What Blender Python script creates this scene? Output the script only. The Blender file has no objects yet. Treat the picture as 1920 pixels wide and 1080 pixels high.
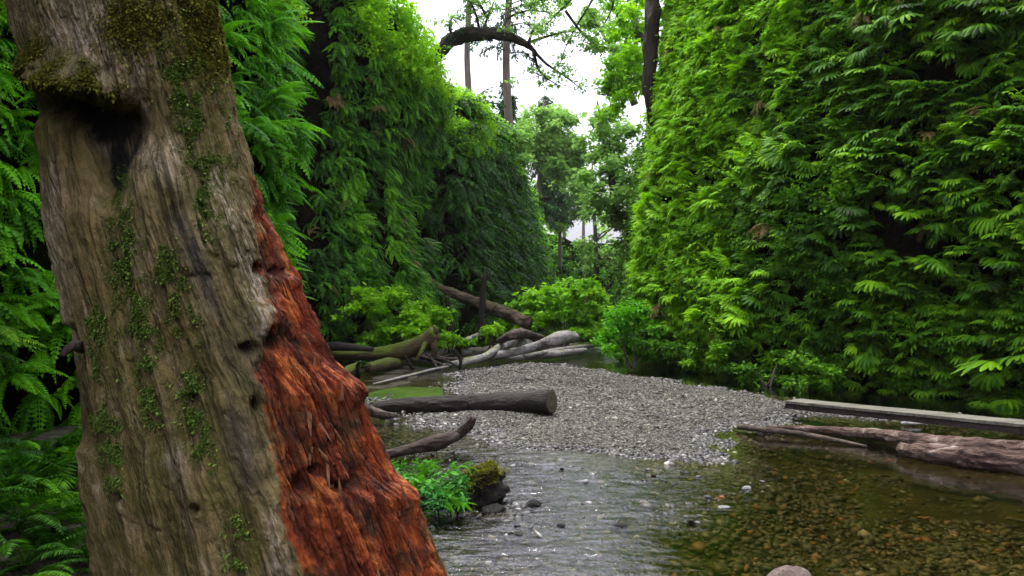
import bpy, math, random
import numpy as np
from math import radians as R
rng = np.random.default_rng(7); random.seed(7)
scn = bpy.context.scene
col = scn.collection

# ------------------------------------------------------------------ camera, world, sun, exposure
F = 1500.0; CX = 960.0; HY = 560.0; H = 1.5          # photograph geometry: focal length (px), horizon row, eye height
cam = bpy.data.cameras.new('camera'); cob = bpy.data.objects.new('camera', cam); col.objects.link(cob)
cob.location = (0, 0, H); cob.rotation_euler = (R(90), 0, 0)
cam.sensor_width = 36; cam.lens = 36*F/1920; cam.shift_y = (HY-540)/1920; cam.clip_end = 1000; cam.clip_start = 0.05
scn.camera = cob
w = bpy.data.worlds.new('World'); scn.world = w; w.use_nodes = True
nt = w.node_tree; nt.nodes.clear()
SUN_EL, SUN_AZ = 66, -28      # high, ahead and a little right (degrees east of +Y)
sky = nt.nodes.new('ShaderNodeTexSky'); sky.sky_type = 'NISHITA'; sky.sun_disc = False
sky.sun_elevation = R(SUN_EL); sky.sun_rotation = R(SUN_AZ); sky.air_density = 1.0; sky.dust_density = 3.0
tcw = nt.nodes.new('ShaderNodeTexCoord')
nz = nt.nodes.new('ShaderNodeTexNoise'); nz.inputs['Scale'].default_value = 2.2; nz.inputs['Detail'].default_value = 5
cr = nt.nodes.new('ShaderNodeValToRGB'); cr.color_ramp.elements[0].position = .3; cr.color_ramp.elements[1].position = .75
cr.color_ramp.elements[0].color = (7.4, 7.25, 8.4, 1); cr.color_ramp.elements[1].color = (10.4, 10.2, 11.7, 1)
mxw = nt.nodes.new('ShaderNodeMix'); mxw.data_type = 'RGBA'; mxw.inputs[0].default_value = .85
bg = nt.nodes.new('ShaderNodeBackground'); bg.inputs['Strength'].default_value = 0.068
ow = nt.nodes.new('ShaderNodeOutputWorld')
nt.links.new(tcw.outputs['Generated'], nz.inputs['Vector']); nt.links.new(nz.outputs['Fac'], cr.inputs['Fac'])
nt.links.new(sky.outputs[0], mxw.inputs[6]); nt.links.new(cr.outputs[0], mxw.inputs[7])
# overcast sky made steeply brighter above the horizon, to lift the water's reflection
sxyz = nt.nodes.new('ShaderNodeSeparateXYZ'); nt.links.new(tcw.outputs['Generated'], sxyz.inputs[0])
gr = nt.nodes.new('ShaderNodeMath'); gr.operation = 'MULTIPLY_ADD'; gr.use_clamp = False; gr.inputs[1].default_value = 3.2; gr.inputs[2].default_value = .22; nt.links.new(sxyz.outputs[2], gr.inputs[0]); gm_ = nt.nodes.new('ShaderNodeMath'); gm_.operation = 'MINIMUM'; gm_.inputs[1].default_value = 2.0; nt.links.new(gr.outputs[0], gm_.inputs[0]); gr = gm_
vm = nt.nodes.new('ShaderNodeVectorMath'); vm.operation = 'SCALE'; nt.links.new(mxw.outputs[2], vm.inputs[0]); nt.links.new(gr.outputs[0], vm.inputs[3]); nt.links.new(vm.outputs[0], bg.inputs[0]); nt.links.new(bg.outputs[0], ow.inputs[0])
sl = bpy.data.lights.new('sun', 'SUN'); sl.energy = 1.5; sl.angle = R(11); sl.color = (1, .96, .88)
so = bpy.data.objects.new('sun', sl); col.objects.link(so)
so.rotation_euler = (R(90-SUN_EL), 0, R(180-SUN_AZ)); 
scn.view_settings.view_transform = 'Standard'; scn.view_settings.look = 'None'
scn.view_settings.exposure = 1.68; scn.view_settings.gamma = 1
scn.render.engine = 'CYCLES'
try:
    scn.cycles.max_bounces = 6; scn.cycles.diffuse_bounces = 3; scn.cycles.transmission_bounces = 4; scn.cycles.transparent_max_bounces = 8
    scn.cycles.caustics_reflective = False; scn.cycles.caustics_refractive = False
except Exception: pass

# ------------------------------------------------------------------ numeric helpers
def P(px, py, d):
    return np.array([(px-CX)/F*d, d, H+(HY-py)/F*d])
def G(px, py, z=0.0):                      # the ground point seen at a photograph position
    d = F*(H-z)/(py-HY); return np.array([(px-CX)/F*d, d, z])
def _hash(ix, iy, iz, seed):
    h = (ix*374761393 + iy*668265263 + iz*2147483647 + seed*974634777) & 0xffffffff
    h = ((h ^ (h >> 13))*1274126177) & 0xffffffff
    h = (h ^ (h >> 16))
    return (h & 0xffffff)/float(0x7fffff)-1.0
def noise3(p, seed=0):
    p = np.asarray(p, float); i = np.floor(p).astype(np.int64); f = p-i; u = f*f*(3-2*f)
    x, y, z = i[..., 0], i[..., 1], i[..., 2]; ux, uy, uz = u[..., 0], u[..., 1], u[..., 2]
    def c(a, b, d): return _hash(x+a, y+b, z+d, seed)
    x00 = c(0,0,0)*(1-ux)+c(1,0,0)*ux; x10 = c(0,1,0)*(1-ux)+c(1,1,0)*ux
    x01 = c(0,0,1)*(1-ux)+c(1,0,1)*ux; x11 = c(0,1,1)*(1-ux)+c(1,1,1)*ux
    return (x00*(1-uy)+x10*uy)*(1-uz)+(x01*(1-uy)+x11*uy)*uz
def fbm(p, octv=4, seed=0, gain=.5):
    p = np.asarray(p, float); a = 1.; s = 0.; t = 0.
    for k in range(octv):
        s = s+a*noise3(p, seed+k*17); t += a; a *= gain; p = p*2.03+11.3
    return s/t
def sm(a, b, x):
    t = np.clip((x-a)/(b-a), 0, 1); return t*t*(3-2*t)
def inside_dist(poly, pts):                # signed distance (positive inside)
    poly = np.asarray(poly, float); d = np.full(len(pts), 1e9); ins = np.zeros(len(pts), bool)
    n = len(poly)
    for k in range(n):
        a, b = poly[k], poly[(k+1) % n]; ab = b-a
        t = np.clip(((pts-a)@ab)/(ab@ab+1e-12), 0, 1)
        q = pts-(a+t[:, None]*ab); d = np.minimum(d, np.hypot(q[:, 0], q[:, 1]))
        c = (a[1] > pts[:, 1]) != (b[1] > pts[:, 1])
        xx = (b[0]-a[0])*(pts[:, 1]-a[1])/(b[1]-a[1]+1e-12)+a[0]
        ins ^= c & (pts[:, 0] < xx)
    return np.where(ins, d, -d)
def catmull(pts, step):
    pts = np.asarray(pts, float); out = []
    ext = np.vstack([2*pts[0]-pts[1], pts, 2*pts[-1]-pts[-2]])
    for k in range(1, len(ext)-2):
        p0, p1, p2, p3 = ext[k-1:k+3]
        st = step(p1) if callable(step) else step
        n = max(2, int(np.linalg.norm(p2-p1)/st))
        t = np.linspace(0, 1, n, endpoint=False)[:, None]
        out.append(.5*((2*p1)+(-p0+p2)*t+(2*p0-5*p1+4*p2-p3)*t*t+(-p0+3*p1-3*p2+p3)*t**3))
    out.append(pts[-1:]); return np.vstack(out)

class GB:                                  # collects faces, then links them as ONE mesh
    def __init__(s): s.v = []; s.f = []; s.a = []; s.n = 0
    def add(s, V, Fc, var=0.5):
        V = np.asarray(V, float).reshape(-1, 3); Fc = np.asarray(Fc, np.int64)
        s.v.append(V); s.f.append(Fc+s.n); s.n += len(V)
        s.a.append(np.broadcast_to(np.asarray(var, float), (len(V),)).copy())
    def arrays(s): return np.vstack(s.v), s.f, np.concatenate(s.a)
    def inst(s, proto, M, off, var=None):  # M (N,3,3), off (N,3); proto = (V, [F...], A)
        V, Fs, A = proto; N = len(off)
        VV = np.einsum('nij,vj->nvi', M, V)+off[:, None, :]
        base = s.n; nv = len(V)
        s.v.append(VV.reshape(-1, 3)); s.n += N*nv
        for f in Fs:
            s.f.append((f[None]+(np.arange(N)*nv)[:, None, None]).reshape(-1, f.shape[1])+base)
        aa = np.tile(A, (N, 1))
        if var is not None: aa = np.clip(aa+var[:, None], 0, 1)
        s.a.append(aa.reshape(-1))
def mesh(name, V, Fs, A=None, mat=None, smooth=False, extra=None):
    me = bpy.data.meshes.new(name)
    if not isinstance(Fs, (list, tuple)): Fs = [Fs]
    Fs = [f for f in Fs if len(f)]
    lv = np.concatenate([f.reshape(-1) for f in Fs]).astype(np.int32)
    lt = np.concatenate([np.full(len(f), f.shape[1]) for f in Fs]).astype(np.int32)
    ls = np.concatenate([[0], np.cumsum(lt)[:-1]]).astype(np.int32)
    me.vertices.add(len(V)); me.vertices.foreach_set('co', np.asarray(V, np.float32).reshape(-1))
    me.loops.add(len(lv)); me.loops.foreach_set('vertex_index', lv)
    me.polygons.add(len(lt)); me.polygons.foreach_set('loop_start', ls); me.polygons.foreach_set('loop_total', lt)
    if smooth: me.polygons.foreach_set('use_smooth', np.ones(len(lt), bool))
    else: me.polygons.foreach_set('use_smooth', np.zeros(len(lt), bool))
    if A is not None:
        at = me.attributes.new('var', 'FLOAT', 'POINT'); at.data.foreach_set('value', np.asarray(A, np.float32))
    if extra:
        for k, v in extra.items():
            at = me.attributes.new(k, 'FLOAT', 'POINT'); at.data.foreach_set('value', np.asarray(v, np.float32))
    if mat: me.materials.append(mat)
    me.update(calc_edges=True); me.validate()
    return me
def link(name, me, parent=None, loc=None):
    o = bpy.data.objects.new(name, me); col.objects.link(o)
    if loc is not None: o.location = loc
    if parent is not None: o.parent = parent
    return o
def build(gb, name, mat, parent=None, smooth=False, origin=None):
    V, Fs, A = gb.arrays()
    if origin is None:
        origin = np.array([0, 0, 0.]) if parent is not None else np.array([V[:, 0].mean(), V[:, 1].mean(), V[:, 2].min()])
    if parent is not None: origin = np.array(parent.matrix_basis.translation)
    o = link(name, mesh(name, V-origin, Fs, A, mat, smooth))
    if parent is not None: o.parent = parent
    else: o.location = origin
    return o
def tag(o, label=None, cat=None, group=None, kind=None):
    if label: o['label'] = label
    if cat: o['category'] = cat
    if group: o['group'] = group
    if kind: o['kind'] = kind
    return o
def thing(name, loc, label, cat, group=None):
    o = bpy.data.objects.new(name, None); o.empty_display_size = .2; col.objects.link(o); o.location = tuple(loc)
    return tag(o, label, cat, group)
def frames(N, out, up=(0, 0, 1.)):         # columns: out, side, up
    out = out/np.linalg.norm(out, axis=1, keepdims=True); upv = np.tile(np.array(up, float), (N, 1))
    side = np.cross(upv, out); side /= np.linalg.norm(side, axis=1, keepdims=True)+1e-9
    u = np.cross(out, side)
    return np.stack([out, side, u], axis=2)
def euler(N, ax, ay, az):
    cx_, sx = np.cos(ax), np.sin(ax); cy, sy = np.cos(ay), np.sin(ay); cz, sz = np.cos(az), np.sin(az)
    o = np.zeros(N); l = np.ones(N)
    X = np.array([[l, o, o], [o, cx_, -sx], [o, sx, cx_]]).transpose(2, 0, 1)
    Y = np.array([[cy, o, sy], [o, l, o], [-sy, o, cy]]).transpose(2, 0, 1)
    Z = np.array([[cz, -sz, o], [sz, cz, o], [o, o, l]]).transpose(2, 0, 1)
    return Z@Y@X
def tube(gb, pts, rad, seg=8, rough=0., seed=0, var=.5, cap=True, nscale=3., flat=1.0, stretch=.25):
    pts = np.asarray(pts, float); n = len(pts); rad = np.broadcast_to(np.asarray(rad, float), (n,))
    T = np.gradient(pts, axis=0); T /= np.linalg.norm(T, axis=1, keepdims=True)+1e-9
    ref = np.array([0, 0, 1.]) if abs(T[:, 2]).mean() < .8 else np.array([0, 1., 0])
    A = np.cross(T, ref); A /= np.linalg.norm(A, axis=1, keepdims=True)+1e-9; B = np.cross(A, T)
    th = np.linspace(0, 2*np.pi, seg, endpoint=False); c, s = np.cos(th), np.sin(th)
    r = rad[:, None]*np.ones((1, seg))
    if rough:
        L = np.concatenate([[0], np.cumsum(np.linalg.norm(np.diff(pts, axis=0), axis=1))])
        q = np.stack([c[None]*nscale*np.ones((n, 1)), s[None]*nscale*np.ones((n, 1)), (L/(rad.max()+1e-6))[:, None]*stretch*nscale*np.ones((1, seg))], -1)
        r = r*(1+rough*fbm(q+seed*5.3, 4, seed)*1.6)
    V = pts[:, None]+r[..., None]*(c[None, :, None]*A[:, None]+s[None, :, None]*B[:, None]*flat)
    idx = np.arange(n*seg).reshape(n, seg)
    q = np.stack([idx[:-1], np.roll(idx[:-1], -1, 1), np.roll(idx[1:], -1, 1), idx[1:]], -1).reshape(-1, 4)
    gb.add(V.reshape(-1, 3), q, var)
    if cap:
        for e, k in ((0, idx[0]), (1, idx[-1])):
            b = gb.n-n*seg if e == 0 else None
        base = gb.n-n*seg
        gb.add(pts[[0, -1]], np.zeros((0, 3), int), var)
        c0, c1 = gb.n-2, gb.n-1
        a = idx[0]+base; z = idx[-1]+base
        gb.f.append(np.stack([np.full(seg, c0), np.roll(a, -1), a], -1)); gb.f.append(np.stack([np.full(seg, c1), z, np.roll(z, -1)], -1))

# ------------------------------------------------------------------ materials
def nodes(name):
    m = bpy.data.materials.new(name); m.use_nodes = True; t = m.node_tree; t.nodes.clear()
    o = t.nodes.new('ShaderNodeOutputMaterial'); return m, t, o
def N(t, typ, **kw):
    n = t.nodes.new(typ)
    for k, v in kw.items():
        if k.startswith('_'): setattr(n, k[1:], v)
        else: n.inputs[k.replace('__', ' ')].default_value = v
    return n
def mixc(t, fac, a, b, blend='MIX'):
    m = t.nodes.new('ShaderNodeMix'); m.data_type = 'RGBA'; m.blend_type = blend
    for s, v in ((0, fac), (6, a), (7, b)):
        if hasattr(v, 'is_output') or isinstance(v, bpy.types.NodeSocket): t.links.new(v, m.inputs[s])
        elif s == 0: m.inputs[0].default_value = v
        else: m.inputs[s].default_value = (*v, 1)
    return m.outputs[2]
def ramp(t, fac, stops):
    r = t.nodes.new('ShaderNodeValToRGB'); e = r.color_ramp.elements
    while len(e) < len(stops): e.new(.5)
    for k, (p, c) in enumerate(stops):
        e[k].position = p; e[k].color = (*c, 1) if len(c) == 3 else c
    t.links.new(fac, r.inputs[0]); return r.outputs[0]
def g3(v): return (v, v, v)
def noise(t, scale, detail=4, vec=None, rough=.55, sc=None, dist=0.):
    n = N(t, 'ShaderNodeTexNoise', Scale=scale, Detail=detail, Roughness=rough, Distortion=dist)
    tc = t.nodes.new('ShaderNodeTexCoord') if vec is None else None
    v = tc.outputs['Object'] if vec is None else vec
    if sc:
        mp = N(t, 'ShaderNodeMapping'); mp.inputs['Scale'].default_value = sc; t.links.new(v, mp.inputs[0]); v = mp.outputs[0]
    t.links.new(v, n.inputs['Vector']); return n.outputs['Fac']
def bump(t, h, strength, dist=.02):
    b = N(t, 'ShaderNodeBump', Strength=strength, Distance=dist); t.links.new(h, b.inputs['Height']); return b.outputs[0]

def leaf_mat(name, stops, trans=.4, rough=.55, spec=.14):
    m, t, o = nodes(name)
    a = N(t, 'ShaderNodeAttribute', _attribute_name='var')
    gi = t.nodes.new('ShaderNodeNewGeometry')
    ad = N(t, 'ShaderNodeMath', _operation='MULTIPLY_ADD'); ad.inputs[1].default_value = .30; 
    t.links.new(gi.outputs['Random Per Island'], ad.inputs[0]); t.links.new(a.outputs['Fac'], ad.inputs[2])
    s = N(t, 'ShaderNodeMath', _operation='SUBTRACT'); s.inputs[1].default_value = .15; t.links.new(ad.outputs[0], s.inputs[0])
    c = ramp(t, s.outputs[0], stops)
    p = N(t, 'ShaderNodeBsdfPrincipled', Roughness=rough); p.inputs['Specular IOR Level'].default_value = spec
    t.links.new(c, p.inputs['Base Color'])
    tr = N(t, 'ShaderNodeBsdfTranslucent'); 
    t.links.new(mixc(t, .6, c, (.30, .45, .02), 'MIX') if False else c, tr.inputs[0])
    mx = N(t, 'ShaderNodeMixShader'); mx.inputs[0].default_value = trans
    t.links.new(p.outputs[0], mx.inputs[1]); t.links.new(tr.outputs[0], mx.inputs[2]); t.links.new(mx.outputs[0], o.inputs[0])
    return m
M = {}
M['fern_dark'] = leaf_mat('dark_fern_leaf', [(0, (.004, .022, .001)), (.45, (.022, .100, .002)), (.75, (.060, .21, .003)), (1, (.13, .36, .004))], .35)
M['fern'] = leaf_mat('fern_leaf', [(0, (.012, .042, .001)), (.42, (.045, .155, .002)), (.72, (.125, .310, .003)), (1, (.22, .44, .005))], .4)
M['fern_bright'] = leaf_mat('bright_fern_leaf', [(0, (.024, .11, .002)), (.5, (.068, .28, .003)), (1, (.15, .46, .006))], .42)
M['lime'] = leaf_mat('lime_leaf', [(0, (.045, .15, .003)), (.5, (.13, .36, .004)), (1, (.27, .55, .01))], .45)
M['tree_leaf'] = leaf_mat('tree_leaf', [(0, (.05, .14, .02)), (.5, (.14, .31, .04)), (1, (.28, .50, .09))], .45)  # lightened greens stand in for haze over the far trees
M['needle'] = leaf_mat('conifer_needle', [(0, (.02, .05, .02)), (.6, (.04, .11, .035)), (1, (.08, .19, .04))], .3)
M['moss_tuft'] = leaf_mat('moss_tuft', [(0, (.04, .043, .006)), (.5, (.12, .125, .014)), (1, (.26, .26, .035))], .3, .8, .1)
M['moss_green'] = leaf_mat('green_moss', [(0, (.05, .09, .012)), (.5, (.12, .21, .03)), (1, (.26, .40, .08))], .3, .8, .1)
M['cress'] = leaf_mat('water_plant_leaf', [(0, (.012, .08, .012)), (.5, (.035, .20, .022)), (1, (.11, .38, .04))], .35, .4)
M['dead'] = leaf_mat('dead_frond', [(0, (.05, .035, .012)), (.5, (.12, .09, .03)), (1, (.2, .16, .05))], .2, .8, .1)

def wood_mat(name, stops, scale=6, stretch=(1, 1, .12), bumpd=.02, rough=.85, moss=0., mosscol=(.07, .10, .015), spec=.25):
    m, t, o = nodes(name)
    tc = t.nodes.new('ShaderNodeTexCoord'); v = tc.outputs['Object']
    n1 = noise(t, scale, 6, v, .65, stretch, .6); n2 = noise(t, scale*5, 5, v, .7, stretch)
    n3 = noise(t, scale*.5, 3, v, .5)
    c = ramp(t, n1, stops)
    c = mixc(t, .7, c, ramp(t, n2, [(.3, g3(.35)), (.7, g3(1.25))]), 'MULTIPLY')
    if moss:
        ge = t.nodes.new('ShaderNodeNewGeometry'); sp = t.nodes.new('ShaderNodeSeparateXYZ'); t.links.new(ge.outputs['Normal'], sp.inputs[0])
        mm = N(t, 'ShaderNodeMath', _operation='MULTIPLY_ADD'); mm.inputs[1].default_value = .35; t.links.new(sp.outputs[2], mm.inputs[0]); t.links.new(n3, mm.inputs[2])
        f = ramp(t, mm.outputs[0], [(.85-moss*.4, g3(0)), (1.0-moss*.4, g3(1))])
        c = mixc(t, f, c, mosscol)
    p = N(t, 'ShaderNodeBsdfPrincipled', Roughness=rough); p.inputs['Specular IOR Level'].default_value = spec
    t.links.new(c, p.inputs['Base Color'])
    ad = N(t, 'ShaderNodeMath', _operation='ADD'); t.links.new(n1, ad.inputs[0]); t.links.new(n2, ad.inputs[1])
    t.links.new(bump(t, ad.outputs[0], 1., bumpd*2.2), p.inputs['Normal']); t.links.new(p.outputs[0], o.inputs[0])
    return m
XS = (.12, 1, 1)
M['wet_log'] = wood_mat('wet_dark_wood', [(.3, (.010, .008, .006)), (.6, (.032, .025, .018)), (.8, (.085, .07, .052))], 7, XS, .02, .6)
M['drift_brown'] = wood_mat('brown_driftwood', [(.3, (.018, .012, .009)), (.52, (.075, .052, .038)), (.75, (.19, .145, .11))], 8, XS, .015, .7)
M['pink_log'] = wood_mat('pinkish_wood', [(.3, (.02, .011, .008)), (.46, (.09, .050, .036)), (.58, (.19, .125, .095)), (.70, (.46, .40, .34))], 7, XS, .02, .65)
M['pale_log'] = wood_mat('bleached_wood', [(.3, (.14, .13, .11)), (.55, (.36, .34, .31)), (.8, (.55, .53, .50))], 5, (.5, 1, 1), .02, .8, .25, (.16, .18, .05))
M['mossy_log'] = wood_mat('mossy_wood', [(.3, (.035, .025, .012)), (.55, (.10, .075, .035)), (.8, (.2, .15, .08))], 5, XS, .03, .9, .9, (.09, .12, .015))
M['fallen'] = wood_mat('fallen_tree_bark', [(.3, (.03, .02, .012)), (.55, (.11, .075, .045)), (.8, (.24, .18, .12))], 3, (.3, 1, 1), .05, .9, .15, (.07, .09, .012))
M['plank'] = wood_mat('weathered_plank', [(.3, (.07, .068, .052)), (.55, (.17, .165, .125)), (.8, (.27, .26, .2))], 9, (.06, 1, 1), .006, .8)
M['plank_dark'] = wood_mat('wet_plank_edge', [(.3, (.015, .010, .010)), (.7, (.05, .035, .03))], 9, (.06, 1, 1), .01, .6)
M['cut'] = wood_mat('cut_wood', [(.3, (.05, .04, .025)), (.6, (.12, .10, .06)), (.8, (.2, .17, .1))], 12, (1, 1, 1), .01, .8)
M['bark'] = wood_mat('conifer_bark', [(.3, (.05, .04, .03)), (.55, (.13, .105, .08)), (.8, (.22, .18, .14))], 2.5, (1, 1, .15), .05, .9)
M['bark_dark'] = wood_mat('dark_mossy_bark', [(.3, (.015, .010, .007)), (.6, (.04, .028, .018)), (.8, (.09, .06, .035))], 3, (1, 1, .3), .05, .9, .25, (.04, .06, .012))
M['stem'] = wood_mat('shrub_stem', [(.3, (.012, .008, .005)), (.7, (.04, .03, .018))], 10, (1, 1, .2), .005, .8)

m, t, o = nodes('canyon_rock'); M['rock_wall'] = m
n1 = noise(t, .9, 6, None, .6); n2 = noise(t, 7, 5)
c = ramp(t, n1, [(.35, (.002, .002, .0015)), (.55, (.005, .004, .002)), (.7, (.005, .009, .002)), (.85, (.012, .022, .005))])
c = mixc(t, .6, c, ramp(t, n2, [(.3, g3(.4)), (.7, g3(1.3))]), 'MULTIPLY')
p = N(t, 'ShaderNodeBsdfPrincipled', Roughness=1.); p.inputs['Specular IOR Level'].default_value = .0; t.links.new(c, p.inputs['Base Color'])
t.links.new(bump(t, n2, .9, .1), p.inputs['Normal']); t.links.new(p.outputs[0], o.inputs[0])

# stone colours, one random value per pebble
def pebble_mat(name, stops, rough, spec=.4):
    m, t, o = nodes(name); gi = t.nodes.new('ShaderNodeNewGeometry')
    c = ramp(t, gi.outputs['Random Per Island'], stops)
    c = mixc(t, .5, c, ramp(t, noise(t, 60, 3), [(.3, g3(.55)), (.7, g3(1.2))]), 'MULTIPLY')
    p = N(t, 'ShaderNodeBsdfPrincipled', Roughness=rough); p.inputs['Specular IOR Level'].default_value = spec
    t.links.new(c, p.inputs['Base Color']); t.links.new(p.outputs[0], o.inputs[0]); return m
M['pebble'] = pebble_mat('dry_pebbles', [(0, (.018, .017, .012)), (.3, (.042, .040, .028)), (.6, (.080, .077, .054)), (.88, (.125, .12, .088)), (.97, (.19, .18, .14)), (1, (.34, .33, .27))], .7)
M['wet_pebble'] = pebble_mat('wet_pebbles', [(0, (.012, .012, .010)), (.35, (.03, .03, .025)), (.7, (.065, .06, .05)), (.93, (.14, .135, .12)), (1, (.38, .37, .35))], .5, .4)
M['bed_stone'] = pebble_mat('stream_bed_stones', [(0, (.022, .021, .006)), (.5, (.038, .034, .010)), (.8, (.058, .048, .015)), (.9, (.085, .065, .02)), (.94, (.17, .055, .018)), (.985, (.16, .13, .07)), (1, (.30, .27, .20))], .6)

m, t, o = nodes('stream_ground'); M['ground'] = m
at = N(t, 'ShaderNodeAttribute', _attribute_name='var')
vo = N(t, 'ShaderNodeTexVoronoi', Scale=28.0); tc = t.nodes.new('ShaderNodeTexCoord'); t.links.new(tc.outputs['Object'], vo.inputs['Vector'])
cg = ramp(t, vo.outputs['Color'], [(0, (.03, .029, .025)), (.5, (.07, .067, .057)), (1, (.14, .13, .11))])
cg = mixc(t, .8, cg, ramp(t, vo.outputs['Distance'], [(.0, g3(1.2)), (.7, g3(.25))]), 'MULTIPLY')
cb = ramp(t, noise(t, 3, 6), [(.35, (.014, .013, .004)), (.55, (.034, .030, .009)), (.75, (.05, .040, .014))])
t.nodes.active = None
c = mixc(t, at.outputs['Fac'], cb, cg)
p = N(t, 'ShaderNodeBsdfPrincipled', Roughness=.95); p.inputs['Specular IOR Level'].default_value = .08; t.links.new(c, p.inputs['Base Color'])
t.links.new(bump(t, vo.outputs['Distance'], .6, -.02), p.inputs['Normal']); t.links.new(p.outputs[0], o.inputs[0])

m, t, o = nodes('stream_water'); M['water'] = m
at = N(t, 'ShaderNodeAttribute', _attribute_name='var')
na = noise(t, 5.5, 4, None, .62, (1, 2.2, 1), .9); nb = noise(t, 24, 4, None, .6, (1, 1.5, 1), .4)
ad = N(t, 'ShaderNodeMath', _operation='MULTIPLY_ADD'); ad.inputs[1].default_value = .30; t.links.new(nb, ad.inputs[0]); t.links.new(na, ad.inputs[2])
mu = N(t, 'ShaderNodeMath', _operation='MULTIPLY'); t.links.new(ad.outputs[0], mu.inputs[0]); t.links.new(at.outputs['Fac'], mu.inputs[1])
bn = bump(t, mu.outputs[0], 1.0, .016)
gl = N(t, 'ShaderNodeBsdfGlossy', Roughness=.03); gl.inputs[0].default_value = (.93, .94, 1, 1); t.links.new(bn, gl.inputs['Normal'])
tr = N(t, 'ShaderNodeBsdfTransparent'); tr.inputs[0].default_value = (.72, .67, .44, 1)
fr = N(t, 'ShaderNodeFresnel', IOR=1.6); t.links.new(bn, fr.inputs['Normal'])
mx = N(t, 'ShaderNodeMixShader'); t.links.new(fr.outputs[0], mx.inputs[0]); t.links.new(tr.outputs[0], mx.inputs[1]); t.links.new(gl.outputs[0], mx.inputs[2])
t.links.new(mx.outputs[0], o.inputs[0])

m, t, o = nodes('green_pool'); M['pool_green'] = m
c = ramp(t, noise(t, 3.5, 5), [(.35, (.018, .040, .003)), (.65, (.05, .105, .005))])
p = N(t, 'ShaderNodeBsdfPrincipled', Roughness=.25); t.links.new(c, p.inputs['Base Color']); t.links.new(p.outputs[0], o.inputs[0])

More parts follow.
